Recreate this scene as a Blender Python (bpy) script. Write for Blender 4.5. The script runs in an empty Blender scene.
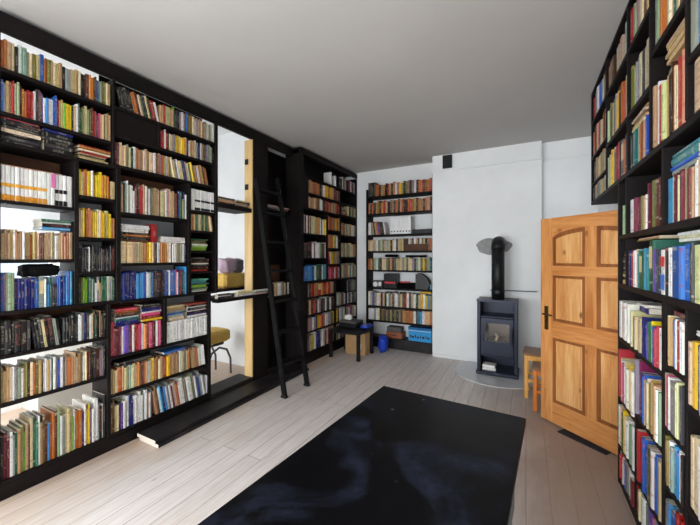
import bpy, math, random, re
from mathutils import Matrix, Vector

random.seed(11)
PI = math.pi
SC = bpy.context.scene
COL = SC.collection
CZ = 1.6                      # camera height; heights below are given relative to it with Z()
def Z(r): return r + CZ

# ------------------------------------------------------------------ mesh helpers
class MB:
    def __init__(s):
        s.v = []; s.f = []; s.m = []; s.c = []; s.uv = []; s.hasc = False
    def add(s, vs, fs, mi=0, col=None, uvs=None):
        b = len(s.v)
        s.v += [tuple(p) for p in vs]
        s.f += [tuple(b + i for i in f) for f in fs]
        s.m += [mi] * len(fs)
        if col is not None: s.hasc = True
        s.c += [col or (1, 1, 1, 0)] * len(vs)
        for k, f in enumerate(fs):
            s.uv += (uvs[k] if uvs and uvs[k] else [(-1, -1)] * len(f))
        return s
    def box(s, x0, x1, y0, y1, z0, z1, mi=0, col=None):
        if x0 > x1: x0, x1 = x1, x0
        if y0 > y1: y0, y1 = y1, y0
        if z0 > z1: z0, z1 = z1, z0
        v = [(x0,y0,z0),(x1,y0,z0),(x1,y1,z0),(x0,y1,z0),(x0,y0,z1),(x1,y0,z1),(x1,y1,z1),(x0,y1,z1)]
        f = [(0,3,2,1),(4,5,6,7),(0,1,5,4),(1,2,6,5),(2,3,7,6),(3,0,4,7)]
        return s.add(v, f, mi, col)
    def cbox(s, x0, x1, y0, y1, z0, z1, c=.004, mi=0):
        """box with chamfered edges"""
        if x0 > x1: x0, x1 = x1, x0
        if y0 > y1: y0, y1 = y1, y0
        if z0 > z1: z0, z1 = z1, z0
        c = min(c, .45*(x1-x0), .45*(y1-y0), .45*(z1-z0))
        rings = []
        for (z, i) in ((z0, c), (z0+c, 0), (z1-c, 0), (z1, c)):
            a0, a1, b0, b1 = x0+i, x1-i, y0+i, y1-i
            k = c
            rings.append([(a0+k,b0,z),(a1-k,b0,z),(a1,b0+k,z),(a1,b1-k,z),(a1-k,b1,z),(a0+k,b1,z),(a0,b1-k,z),(a0,b0+k,z)])
        v = [p for r in rings for p in r]; f = [tuple(range(7,-1,-1)), tuple(range(24,32))]
        for r in range(3):
            for i in range(8):
                j = (i+1) % 8
                f.append((r*8+i, r*8+j, (r+1)*8+j, (r+1)*8+i))
        return s.add(v, f, mi)
    def prism(s, poly, d0, d1, axis, mi=0):
        """polygon (2D, ccw) extruded along axis between d0 and d1"""
        n = len(poly)
        def P(p, d):
            return (p[0], p[1], d) if axis == 'z' else ((p[0], d, p[1]) if axis == 'y' else (d, p[0], p[1]))
        v = [P(p, d0) for p in poly] + [P(p, d1) for p in poly]
        f = [tuple(range(n-1,-1,-1)), tuple(range(n, 2*n))]
        for i in range(n):
            j = (i+1) % n
            f.append((i, j, n+j, n+i))
        return s.add(v, f, mi)
    def tube(s, pts, r, n=12, mi=0, cap=True):
        """round bar through points; r a number or one per point"""
        pts = [Vector(p) for p in pts]
        rs = r if isinstance(r, (list, tuple)) else [r]*len(pts)
        v = []; f = []
        t0 = (pts[1]-pts[0]).normalized()
        up = Vector((0,0,1)) if abs(t0.z) < .9 else Vector((1,0,0))
        nrm = t0.cross(up).normalized()
        for i, p in enumerate(pts):
            a = pts[max(0,i-1)]; b = pts[min(len(pts)-1,i+1)]
            t = (b-a).normalized()
            nrm = (nrm - t*nrm.dot(t)).normalized()
            bn = t.cross(nrm)
            for k in range(n):
                an = 2*PI*k/n
                v.append(p + (nrm*math.cos(an)+bn*math.sin(an))*rs[i])
        for i in range(len(pts)-1):
            for k in range(n):
                j = (k+1) % n
                f.append((i*n+k, i*n+j, (i+1)*n+j, (i+1)*n+k))
        if cap:
            f.append(tuple(range(n-1,-1,-1))); f.append(tuple((len(pts)-1)*n+k for k in range(n)))
        return s.add(v, f, mi)
    def bar(s, a, b, w, d, side=(0,1,0), mi=0):
        """square bar from a to b; w along side, d across"""
        a, b = Vector(a), Vector(b); t = (b-a).normalized(); sd = Vector(side); sd = (sd - t*sd.dot(t)).normalized(); o = t.cross(sd)
        v = []
        for p in (a, b):
            for (i, j) in ((-1,-1),(1,-1),(1,1),(-1,1)):
                v.append(p + sd*(i*w/2) + o*(j*d/2))
        return s.add(v, [(0,3,2,1),(4,5,6,7),(0,1,5,4),(1,2,6,5),(2,3,7,6),(3,0,4,7)], mi)
    def xf(s, M):
        s.v = [tuple(M @ Vector(p)) for p in s.v]; return s
    def build(s, name, mats, parent=None, smooth=False):
        me = bpy.data.meshes.new(name)
        me.from_pydata(s.v, [], s.f)
        if not isinstance(mats, (list, tuple)): mats = [mats]
        for m in mats: me.materials.append(m)
        if len(mats) > 1: me.polygons.foreach_set('material_index', s.m)
        if s.hasc:
            ca = me.color_attributes.new('Col', 'FLOAT_COLOR', 'POINT')
            ca.data.foreach_set('color', [x for c in s.c for x in c])
            ul = me.uv_layers.new(name='UVMap')
            ul.data.foreach_set('uv', [x for u in s.uv for x in u])
        if smooth:
            me.polygons.foreach_set('use_smooth', [True]*len(me.polygons))
        me.update()
        import bmesh
        bm = bmesh.new(); bm.from_mesh(me); bmesh.ops.recalc_face_normals(bm, faces=bm.faces); bm.to_mesh(me); bm.free()
        o = bpy.data.objects.new(name, me); COL.objects.link(o)
        if parent: o.parent = parent
        return o

def tag(o, label=None, cat=None, group=None, kind=None):
    if label: o['label'] = label
    if cat: o['category'] = cat
    if group: o['group'] = group
    if kind: o['kind'] = kind
    return o
def thing(name, label, cat, group=None, loc=(0,0,0), rz=0):
    o = bpy.data.objects.new(name, None); COL.objects.link(o)
    o.location = loc; o.rotation_euler = (0,0,rz); o.empty_display_size = .1
    return tag(o, label, cat, group)
def struct(name, mb, mat, parent=None):
    o = mb.build(name, mat, parent)
    if parent is None: o['kind'] = 'structure'
    return o

# ------------------------------------------------------------------ materials
def lin(h):
    """sRGB 0-255 triple -> linear"""
    return tuple((c/255/12.92 if c/255 <= .04045 else ((c/255+.055)/1.055)**2.4) for c in h)
class NT:
    def __init__(s, name):
        s.mat = bpy.data.materials.new(name); s.mat.use_nodes = True
        s.nt = s.mat.node_tree; s.n = s.nt.nodes; s.b = s.n['Principled BSDF']
    def add(s, t, **kw):
        n = s.n.new(t)
        for k, v in kw.items():
            if k in n.inputs.keys() if isinstance(k, str) else False: n.inputs[k].default_value = v
            else: setattr(n, k, v)
        return n
    def l(s, a, b): s.nt.links.new(a, b)
    def coord(s, scale=(1,1,1), which='Object', rot=(0,0,0)):
        tc = s.n.new('ShaderNodeTexCoord'); mp = s.n.new('ShaderNodeMapping')
        mp.inputs['Scale'].default_value = scale; mp.inputs['Rotation'].default_value = rot
        s.l(tc.outputs[which], mp.inputs['Vector']); return mp.outputs['Vector']
    def world(s, scale=(1,1,1)):
        g = s.n.new('ShaderNodeNewGeometry'); mp = s.n.new('ShaderNodeMapping'); mp.inputs['Scale'].default_value = scale
        s.l(g.outputs['Position'], mp.inputs['Vector']); return mp.outputs['Vector']
    def noise(s, vec, sc=5, det=4, rough=.55, dist=0):
        n = s.n.new('ShaderNodeTexNoise'); s.l(vec, n.inputs['Vector'])
        n.inputs['Scale'].default_value = sc; n.inputs['Detail'].default_value = det; n.inputs['Roughness'].default_value = rough
        n.inputs['Distortion'].default_value = dist
        return n.outputs['Fac']
    def ramp(s, fac, stops):
        r = s.n.new('ShaderNodeValToRGB'); s.l(fac, r.inputs['Fac'])
        e = r.color_ramp.elements
        while len(e) < len(stops): e.new(.5)
        for i, (p, c) in enumerate(stops):
            e[i].position = p; e[i].color = (c[0], c[1], c[2], 1) if isinstance(c, tuple) else (c, c, c, 1)
        return r.outputs['Color']
    def math(s, op, a, b=None, c=None):
        n = s.n.new('ShaderNodeMath'); n.operation = op
        for i, x in enumerate((a, b, c)):
            if x is None: continue
            if isinstance(x, (int, float)): n.inputs[i].default_value = x
            else: s.l(x, n.inputs[i])
        return n.outputs[0]
    def mix(s, fac, a, b, blend='MIX'):
        n = s.n.new('ShaderNodeMix'); n.data_type = 'RGBA'; n.blend_type = blend
        for sock, x in ((n.inputs[0], fac), (n.inputs[6], a), (n.inputs[7], b)):
            if isinstance(x, (int, float)): sock.default_value = x
            elif isinstance(x, tuple): sock.default_value = (x[0], x[1], x[2], 1)
            else: s.l(x, sock)
        return n.outputs[2]
    def base(s, c, rough=.5, metal=0, spec=.5):
        i = s.b.inputs
        if isinstance(c, tuple): i['Base Color'].default_value = (c[0], c[1], c[2], 1)
        else: s.l(c, i['Base Color'])
        if isinstance(rough, (int, float)): i['Roughness'].default_value = rough
        else: s.l(rough, i['Roughness'])
        i['Metallic'].default_value = metal; i['Specular IOR Level'].default_value = spec
        return s
    def bump(s, h, st=.2, d=.01):
        n = s.n.new('ShaderNodeBump'); n.inputs['Strength'].default_value = st; n.inputs['Distance'].default_value = d
        s.l(h, n.inputs['Height']); s.l(n.outputs['Normal'], s.b.inputs['Normal']); return s

def plain(name, rgb, rough=.6, var=.12, sc=12, metal=0, spec=.4):
    m = NT(name); c = lin(rgb)
    f = m.noise(m.coord(), sc, 4)
    lo = tuple(x*(1-var) for x in c); hi = tuple(min(1, x*(1+var)) for x in c)
    m.base(m.ramp(f, [(.3, lo), (.7, hi)]), rough, metal, spec); return m.mat

M = {}
M['black'] = plain('black_stained_board', (19,13,13), .6, .35, 9, 0, .18)
M['blackdusty'] = None
M['brown'] = plain('brown_back_panel', (84,52,34), .7, .25, 6)
M['greypanel'] = plain('grey_back_panel', (150,152,155), .8, .08, 6)
M['pale'] = plain('pale_back_panel', (205,205,200), .85, .05, 6)
M['ceil'] = plain('matt_ceiling_paint', (186,183,180), .95, .03, 1.2, 0, .1)
def m_wall():
    m = NT('whitewashed_plaster')
    v = m.world()
    f = m.noise(v, 1.6, 5, .6); g = m.noise(v, 45, 3)
    m.base(m.ramp(f, [(.3, lin((232,233,234))), (.7, lin((242,243,244)))]), .9, 0, .15)
    m.bump(g, .15, .004); return m.mat
M['wall'] = m_wall()
def m_floor():
    m = NT('limewashed_pine_boards')
    g = m.n.new('ShaderNodeNewGeometry'); sp = m.n.new('ShaderNodeSeparateXYZ'); m.l(g.outputs['Position'], sp.inputs[0])
    cb = m.n.new('ShaderNodeCombineXYZ'); m.l(sp.outputs['Y'], cb.inputs['X']); m.l(sp.outputs['X'], cb.inputs['Y'])
    bk = m.n.new('ShaderNodeTexBrick'); m.l(cb.outputs[0], bk.inputs['Vector'])
    bk.inputs['Scale'].default_value = 1; bk.inputs['Brick Width'].default_value = 3.1; bk.inputs['Row Height'].default_value = .142
    bk.inputs['Mortar Size'].default_value = .0028; bk.inputs['Mortar Smooth'].default_value = .3; bk.offset = .37; bk.offset_frequency = 2
    bk.inputs['Color1'].default_value = (*lin((222,215,212)),1); bk.inputs['Color2'].default_value = (*lin((213,205,201)),1)
    bk.inputs['Mortar'].default_value = (*lin((150,138,131)),1)
    v = m.world((14, 1.1, 1)); gr = m.noise(v, 3, 6, .65, .4)
    grain = m.ramp(gr, [(.35, lin((214,207,202))), (.62, (1,1,1))])
    c = m.mix(.55, bk.outputs['Color'], grain, 'MULTIPLY')
    w = m.world((1.2, .7, 1)); worn = m.ramp(m.noise(w, 1.5, 5, .6), [(.46, 0.0), (.66, 1.0)])
    c = m.mix(m.math('MULTIPLY', worn, .3), c, lin((196,176,160)))
    # bare worn strip along the foot of the long bookcase
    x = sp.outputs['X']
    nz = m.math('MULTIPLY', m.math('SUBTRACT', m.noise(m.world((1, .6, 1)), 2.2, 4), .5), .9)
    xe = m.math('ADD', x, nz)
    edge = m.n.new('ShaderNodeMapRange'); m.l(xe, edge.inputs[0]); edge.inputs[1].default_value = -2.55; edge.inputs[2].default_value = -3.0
    path = m.n.new('ShaderNodeMapRange'); m.l(xe, path.inputs[0]); path.inputs[1].default_value = -.45; path.inputs[2].default_value = .15  # mask for the painted shade on the door side
    c = m.mix(m.math('MULTIPLY', edge.outputs[0], .55), c, lin((186,148,108)))
    c = m.mix(m.math('MULTIPLY', path.outputs[0], .8), c, lin((146,124,110)))  # shade on the door side of the room painted into the boards
    kn = m.n.new('ShaderNodeTexVoronoi'); m.l(m.world((3.2, 1.4, 1)), kn.inputs['Vector']); kn.inputs['Scale'].default_value = 1.2
    k = m.ramp(kn.outputs['Distance'], [(.02, 1.0), (.055, 0.0)])
    c = m.mix(m.math('MULTIPLY', k, .55), c, lin((120,96,80)))
    rg = m.ramp(gr, [(.3, .38), (.7, .55)])
    m.base(c, rg, 0, .45)
    inv = m.math('SUBTRACT', 1, bk.outputs['Fac'])
    m.bump(inv, .35, .004); return m.mat
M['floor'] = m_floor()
def m_pine(name, a, b, c3, ax='z', knots=.6, sc=1.0):
    m = NT(name)
    s = {'z': (9,9,.8), 'x': (.8,9,9), 'y': (9,.8,9)}[ax]
    v = m.coord(tuple(q*sc for q in s))
    gn = m.math('ADD', m.math('MULTIPLY', m.noise(v, 1.3, 5, .6, .5), .7), m.math('MULTIPLY', m.noise(v, 6, 3, .6), .3))
    c = m.ramp(gn, [(.36, lin(a)), (.5, lin(b)), (.62, lin(c3))])
    kn = m.n.new('ShaderNodeTexVoronoi'); m.l(m.coord(tuple({9:5.5,.8:3.6}.get(q,4) for q in s)), kn.inputs['Vector']); kn.inputs['Scale'].default_value = 1.0*sc
    k = m.ramp(kn.outputs['Distance'], [(.06, 1.0), (.13, 0.0)])
    c = m.mix(m.math('MULTIPLY', k, knots), c, lin((104,52,20)))
    m.base(c, .38, 0, .4); return m.mat
M['pine'] = m_pine('varnished_pine', (174,106,52), (200,134,74), (214,156,96))
M['pinex'] = m_pine('varnished_pine_rail', (172,104,50), (198,132,72), (214,154,94), 'x')
M['pinepanel'] = m_pine('varnished_pine_panel', (188,124,66), (208,150,90), (222,172,114), 'z', .75)
M['pinedark'] = m_pine('dark_pine_bead', (112,62,28), (138,80,38), (150,90,46), 'z', .2)
M['stool'] = m_pine('stool_pine', (206,146,66), (222,164,84), (230,176,98))
M['stoolorange'] = m_pine('stool_orange_pine', (186,98,34), (204,116,46), (210,126,56))
M['stooltop'] = m_pine('stool_worn_top', (112,78,52), (132,94,64), (146,106,74), 'x')
M['jamb'] = m_pine('pale_pine_lining', (196,160,104), (206,172,116), (214,182,128))
M['bench'] = m_pine('pale_bench_wood', (222,198,148), (230,208,160), (236,216,172), 'y', .1)
M['rawwood'] = plain('raw_sawn_end', (226,214,200), .8, .06, 30)
M['metal'] = plain('dark_stove_steel', (32,38,56), .42, .12, 20, .35, .5)
M['pipe'] = plain('black_flue_steel', (22,22,25), .5, .2, 20, .2, .4)
M['iron'] = plain('black_painted_steel', (17,17,20), .45, .2, 18, .1, .35)
M['brick'] = plain('firebrick_lining', (120,92,74), .9, .2, 14)
M['ash'] = plain('ash_and_embers', (90,84,80), .95, .4, 40)
M['log'] = plain('charred_log', (60,40,30), .9, .5, 25)
M['logpale'] = plain('split_log', (190,170,140), .9, .3, 25)
M['mortar'] = plain('grey_mortar', (150,150,150), .95, .18, 14)
M['brass'] = plain('aged_brass', (96,74,40), .35, .2, 30, .85)
M['card'] = plain('cardboard', (188,150,104), .85, .07, 10)
M['cardlabel'] = plain('white_paper_label', (232,230,226), .8, .03)
M['blueplastic'] = plain('blue_plastic_sheet', (28,62,178), .3, .2, 9)
M['bluecrate'] = plain('sky_blue_card', (40,150,214), .55, .08, 8)
M['bluedark'] = plain('dark_blue_card', (24,92,150), .55, .08, 8)
M['whiteplastic'] = plain('white_card', (232,232,232), .6, .03)
M['leather'] = plain('brown_leatherette', (146,84,56), .5, .2, 14)
M['greycase'] = plain('grey_case', (86,84,84), .6, .2, 14)
M['blackcase'] = plain('black_plastic', (20,20,23), .4, .2, 14)
M['blackcloth'] = plain('black_cloth', (10,9,10), .95, .3, 20, 0, .1)
M['red'] = plain('red_card', (206,44,60), .5, .1)
M['mustard'] = plain('mustard_cloth', (222,182,96), .9, .1, 30)
M['mauve'] = plain('mauve_cloth', (196,170,186), .95, .12, 20)
M['greycloth'] = plain('grey_cloth', (112,108,116), .95, .12, 20)
M['teal'] = plain('teal_glass_box', (60,110,130), .3, .2, 10)
M['yellowcard'] = plain('yellow_card', (214,168,30), .6, .1)
M['hearth'] = plain('grey_hearth_plate', (198,199,203), .2, .06, 5, 0, .6)
M['white_gloss'] = plain('white_window_paint', (236,236,234), .35, .02)
M['ladder'] = plain('black_painted_wood', (9,9,10), .6, .25, 16, 0, .2)
M['umbra'] = plain('dark_rubber_mat', (34,38,48), .8, .2, 20)
def m_planks():
    m = NT('dusty_black_board')
    f = m.noise(m.world((2.2, .8, 2)), 3, 6, .65, .6)
    m.base(m.ramp(f, [(.42, lin((22,18,19))), (.62, lin((38,34,36))), (.78, lin((74,70,72)))]), .5, 0, .35); return m.mat
M['blackdusty'] = m_planks()
def m_table():
    m = NT('scuffed_black_lacquer')
    v = m.coord()
    sw = m.noise(v, 2.3, 6, .6, 1.6); fine = m.noise(v, 28, 3, .7)
    dust_sheen = m.math('MULTIPLY', m.ramp(sw, [(.48, 0.0), (.72, 1.0)]), m.ramp(fine, [(.3, .25), (.75, 1.0)]))
    c = m.mix(m.math('MULTIPLY', dust_sheen, .75), lin((4,4,7)), lin((48,54,76)))  # scuffs and dust, with bluish window reflection painted into their colour
    # chipped flecks and hair scratches in the lacquer
    vo = m.n.new('ShaderNodeTexVoronoi'); m.l(v, vo.inputs['Vector']); vo.inputs['Scale'].default_value = 7
    fl = m.math('MULTIPLY', m.ramp(vo.outputs['Distance'], [(.05, 1.0), (.085, 0.0)]), m.ramp(m.noise(v, 3.1, 2), [(.5, 0.0), (.55, 1.0)]))
    hs = m.noise(m.coord((1.2, 26, 1), 'Object', (0,0,.7)), 2.5, 3, .7); sc = m.math('MULTIPLY', m.ramp(hs, [(.70, 0.0), (.74, 1.0)]), m.ramp(m.noise(v, 4, 2), [(.5, 0.0), (.62, 1.0)]))
    c = m.mix(m.math('MULTIPLY', m.math('MAXIMUM', fl, m.math('MULTIPLY', sc, .3)), .7), c, lin((120,122,130)))
    r = m.ramp(sw, [(.35, .34), (.7, .5)])
    m.base(c, r, 0, .12); return m.mat
M['table'] = m_table()
def m_glass():
    m = NT('clear_pane'); i = m.b.inputs
    out = m.n['Material Output']; tr = m.n.new('ShaderNodeBsdfTransparent'); gl = m.n.new('ShaderNodeBsdfGlossy'); gl.inputs['Roughness'].default_value = .05
    mx = m.n.new('ShaderNodeMixShader'); mx.inputs[0].default_value = .08
    tr.inputs['Color'].default_value = (.96,.97,.97,1)
    m.l(tr.outputs[0], mx.inputs[1]); m.l(gl.outputs[0], mx.inputs[2]); m.l(mx.outputs[0], out.inputs['Surface']); return m.mat
M['glass'] = m_glass()
def m_book():
    m = NT('book_cover')
    at = m.n.new('ShaderNodeAttribute'); at.attribute_name = 'Col'
    col, sd = at.outputs['Color'], at.outputs['Alpha']
    uv = m.n.new('ShaderNodeUVMap'); uv.uv_map = 'UVMap'
    sp = m.n.new('ShaderNodeSeparateXYZ'); m.l(uv.outputs[0], sp.inputs[0]); u, v = sp.outputs[0], sp.outputs[1]
    f = lambda a, b: m.math(a, *b)
    r1 = m.math('FRACT', m.math('MULTIPLY', sd, 7.31)); r2 = m.math('FRACT', m.math('MULTIPLY', sd, 23.7)); r3 = m.math('FRACT', m.math('MULTIPLY', sd, 51.3))
    ins = m.math('MULTIPLY', m.math('GREATER_THAN', u, .22), m.math('LESS_THAN', u, .78))
    lo = m.math('MULTIPLY_ADD', r1, .3, .2); hi = m.math('MULTIPLY_ADD', r2, .35, .6)
    z = m.math('MULTIPLY', m.math('GREATER_THAN', v, lo), m.math('LESS_THAN', v, hi))
    cb = m.n.new('ShaderNodeCombineXYZ'); m.l(m.math('MULTIPLY', u, 2.5), cb.inputs[0]); m.l(m.math('MULTIPLY', v, 60), cb.inputs[1]); m.l(m.math('MULTIPLY', sd, 90), cb.inputs[2])
    nz = m.n.new('ShaderNodeTexNoise'); m.l(cb.outputs[0], nz.inputs['Vector']); nz.inputs['Scale'].default_value = 1; nz.inputs['Detail'].default_value = 1
    ch = m.math('GREATER_THAN', nz.outputs['Fac'], .52)
    text = m.math('MULTIPLY', m.math('MULTIPLY', ins, z), ch)
    b1 = m.math('MULTIPLY', m.math('LESS_THAN', m.math('ABSOLUTE', m.math('SUBTRACT', v, m.math('MULTIPLY_ADD', r3, .2, .06))), .018), m.math('GREATER_THAN', r2, .45))
    b2 = m.math('MULTIPLY', m.math('LESS_THAN', m.math('ABSOLUTE', m.math('SUBTRACT', v, m.math('MULTIPLY_ADD', r1, .1, .85))), .03), m.math('GREATER_THAN', r3, .6))
    mark = m.math('MAXIMUM', text, m.math('MAXIMUM', b1, b2))
    bw = m.n.new('ShaderNodeRGBToBW'); m.l(col, bw.inputs[0])
    dark = m.math('LESS_THAN', bw.outputs[0], .2)
    ink = m.mix(dark, (.05,.035,.03), (.5,.45,.33))
    ink = m.mix(m.math('MULTIPLY', m.math('GREATER_THAN', r3, .8), .8), ink, (.45,.03,.03))
    wear = m.noise(m.world((1,1,.35)), 55, 4, .7)
    c = m.mix(1.0, col, m.ramp(wear, [(.3, .78), (.65, 1.0)]), 'MULTIPLY')
    c = m.mix(m.math('MULTIPLY', mark, .42), c, ink)
    m.base(c, .45, 0, .35); return m.mat
M['book'] = m_book()
def m_paper():
    m = NT('page_edges')
    f = m.noise(m.world((1,1,1)), 160, 2); g = m.noise(m.world(), 6, 3)
    c = m.mix(.5, m.ramp(f, [(.3, lin((186,172,146))), (.7, lin((226,216,196)))]), m.ramp(g, [(.3, lin((190,172,142))), (.7, lin((230,224,210)))]))
    m.base(c, .9, 0, .1); return m.mat
M['paper'] = m_paper()

# ------------------------------------------------------------------ the room
XL, XR, YB, YC = -3.04, .58, 5.70, 5.35        # bookcase fronts, back wall, chimney breast front
CEIL = Z(1.655)
YN = -2.4                                      # wall behind the camera
XW = .85                                       # wall with the door
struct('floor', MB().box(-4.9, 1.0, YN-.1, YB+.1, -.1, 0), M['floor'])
struct('ceiling', MB().box(-3.30, 1.0, YN-.1, YB+.1, CEIL, CEIL+.1), M['ceil'])
def holed(mk, a0, a1, z0, z1, holes):
    """panels of a wall running along a with rectangular openings (a0,a1,z0,z1)"""
    cur = a0
    for (b0, b1, c0, c1) in sorted(holes):
        mk(cur, b0, z0, z1)
        if c0 > z0: mk(b0, b1, z0, c0)
        if c1 < z1: mk(b0, b1, c1, z1)
        cur = b1
    mk(cur, a1, z0, z1)
w = MB(); holed(lambda a, b, c, d: w.box(XW, XW+.15, a, b, c, d), YN-.1, YB+.1, 0, CEIL, [(3.20, 4.16, 0, 2.03)]); struct('wall_right', w, M['wall'])
w = MB(); w.box(2.2, 2.3, 2.6, 4.8, 0, 2.6); w.box(1.0, 2.3, 2.5, 2.6, 0, 2.6); w.box(1.0, 2.3, 4.8, 4.9, 0, 2.6); struct('wall_hall_added', w, M['wall'])  # unseen hall, added to block outside light through the door opening
struct('floor_hall_added', MB().box(1.0005, 2.3, 2.5, 4.9, -.1, -.001), M['floor']); struct('ceiling_hall_added', MB().box(1.0005, 2.3, 2.5, 4.9, 2.6005, 2.7), M['ceil'])
struct('wall_back', MB().box(-3.30, 1.0, YB, YB+.15, 0, CEIL), M['wall'])
struct('wall_alcove_by_door', MB().box(.196, XW, 5.47, YB, 0, CEIL), M['wall'])
w = MB(); w.box(-1.345, .195, YC, YB, 0, CEIL)
struct('wall_chimney_breast', w, M['wall'])
struct('trim_1', MB().prism([(YC,0),(YC-.02,.004),(YC-.024,.018),(YC-.006,.026),(YC,.026)], -1.35, .215, 'x').xf(Matrix.Translation((0,0,Z(1.385)))), M['wall'])
struct('trim_2', MB().cbox(.216, XW-.001, 5.455, 5.47, Z(1.385), Z(1.41), .004), M['wall'])
# long side: light side room behind the open-backed bookcase, solid wall further on
WX0 = -3.45
w = MB(); holed(lambda a, b, c, d: w.box(WX0, -3.30, a, b, c, d), YN-.1, .77, 0, CEIL, [(-1.9, -.25, .75, 2.75)]); struct('wall_left', w, M['wall'])
struct('wall_left_far', MB().box(WX0, -3.30, 3.52, YB+.1, 0, CEIL), M['wall'])
struct('wall_side_room_end', MB().box(-4.9, -3.30, 3.521, 3.64, 0, 3.6), M['wall'])
w = MB(); holed(lambda a, b, c, d: w.box(-4.9, -4.75, a, b, c, d), .0, 3.52, 0, 3.6, [(.55, 1.75, .95, 1.93)]); struct('wall_side_room_outer', w, M['wall'])
w = MB(); holed(lambda a, b, c, d: w.box(a, b, -.1, .0, c, d), -4.9, -3.45, 0, 3.6, [(-4.65, -3.6, .5, 2.5)]); struct('wall_side_room_near', w, M['wall'])
struct('ceiling_side_room', MB().box(-4.9, -3.301, -.1, 3.64, 3.5, 3.6), M['wall'])
w = MB(); w.box(-3.452, -3.301, .0, .788, CEIL, 3.5); struct('wall_side_room_header', MB().box(-3.40, -3.301, .0, 3.52, CEIL+.001, 3.5), M['wall'])
w = MB(); holed(lambda a, b, c, d: w.box(a, b, YN-.15, YN, c, d), -3.30, 1.0, 0, CEIL, [(-2.7, -1.2, .7, 2.75), (-.7, .5, .7, 2.75)]); struct('wall_front', w, M['wall'])
struct('baseboard_back', MB().cbox(-1.34, .194, YC-.012, YC-.0005, .0, .05, .004), M['wall'])

def window(name, ax, p, a0, a1, z0, z1, mull=1):
    """frame with glazing bars set in a wall; ax = axis across the wall, p = position"""
    r = bpy.data.objects.new(name, None); COL.objects.link(r); r['kind'] = 'structure'
    f = MB()
    def B(mb, a, b, c, d, t=.035):
        if ax == 'x': mb.box(p-t, p+t, a, b, c, d)
        else: mb.box(a, b, p-t, p+t, c, d)
    B(f, a0, a0+.06, z0, z1); B(f, a1-.06, a1, z0, z1); B(f, a0+.06, a1-.06, z0, z0+.06); B(f, a0+.06, a1-.06, z1-.06, z1)
    f.build('frame', M['white_gloss'], r)
    g = MB(); B(g, a0+.06, a1-.06, z0+.06, z1-.06, .003); g.build('pane', M['glass'], r)
    b = MB(); n = mull+1
    for k in range(1, n):
        x = a0+(a1-a0)*k/n; B(b, x-.03, x+.03, z0+.06, z1-.06, .03)
    zz = z0+(z1-z0)*.68
    B(b, a0+.06, a1-.06, zz-.02, zz+.02, .028)
    b.build('glazing_bar', M['white_gloss'], r)
window('window_1', 'x', -3.38, -1.9, -.25, .75, 2.75)
window('window_2', 'y', YN-.08, -2.7, -1.2, .7, 2.75)
window('window_3', 'y', YN-.08, -.7, .5, .7, 2.75)
window('window_4', 'x', -4.83, .55, 1.75, .95, 1.93)
window('window_5_added', 'y', -.05, -4.65, -3.6, .5, 2.5)  # unseen window, added to light the side room from its near end

# ------------------------------------------------------------------ books
PAL = {
 'w': ('white', (226,224,220)), 'c': ('cream', (218,196,150)), 't': ('tan', (190,150,102)), 'b': ('brown', (98,58,36)),
 'k': ('black', (24,22,24)), 'g': ('grey', (146,144,140)), 'r': ('red', (188,34,40)), 'o': ('orange', (200,112,48)),
 'y': ('yellow', (244,196,20)), 'n': ('navy blue', (26,34,112)), 'u': ('blue', (38,96,184)), 'a': ('sky blue', (58,152,212)),
 'e': ('dark green', (34,94,66)), 'l': ('bright green', (126,176,46)), 'v': ('olive', (124,120,58)), 'p': ('pink', (214,66,120)),
 'm': ('maroon', (104,28,46)), 'i': ('violet', (112,74,176)), 's': ('sage green', (148,168,134)), 'd': ('charcoal', (56,54,58)),
 'z': ('teal', (48,128,134)),
}
ORD = ['first','second','third','fourth','fifth','sixth','seventh','eighth','ninth','tenth','eleventh','twelfth','thirteenth','fourteenth','fifteenth','sixteenth','seventeenth','eighteenth','nineteenth','twentieth']
TENS = ['','','twenty','thirty','forty','fifty']
def ordw(n):
    if n <= 20: return ORD[n-1]
    t, o = divmod(n, 10)
    if o == 0: return {3:'thirtieth',4:'fortieth',5:'fiftieth'}.get(t, 'sixtieth')
    return TENS[t] + '-' + ORD[o-1]
CASES = {'L': (XL, 0), 'C': (-2.90, 0), 'R': (XR, PI), 'A': (5.44, -PI/2)}
def frame(case, a, z, inset):
    """matrix whose X axis points out of the shelf, Y along the row, Z up"""
    f, rz = CASES[case]
    p = {'L': (f-inset, a, z), 'C': (f-inset, a, z), 'R': (f+inset, a, z), 'A': (a, f+inset, z)}[case]
    return Matrix.Translation(p) @ Matrix.Rotation(rz, 4, 'Z')
BOOKS = []
def book(M4, t, h, D, code, seed, desc, kind='book', extra=None, hard=True):
    nm, rgb = PAL[code]
    j = [random.gauss(0, 7) for _ in range(3)]; g = random.gauss(0, 9)
    y = .3*rgb[0]+.59*rgb[1]+.11*rgb[2]; g = random.gauss(0, 15)
    ds = 0 if kind in ('journal','encyclopedia') else .07
    c = lin(tuple(max(8, min(240, (rgb[i]*(1-ds)+y*ds)*(.99 if code == 'w' else .93) + (j[i]+g)*(.35 if code in 'kdwn' else 1))) for i in range(3)))
    BOOKS.append(dict(M=M4, t=t, h=h, D=D, code=code, col=c, seed=seed, desc=desc, kind=kind, extra=extra, hard=hard))
TOK = re.compile(r'([a-zA-Z_<>|])(\d*\.?\d*)([!\'*K]?)')
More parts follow.
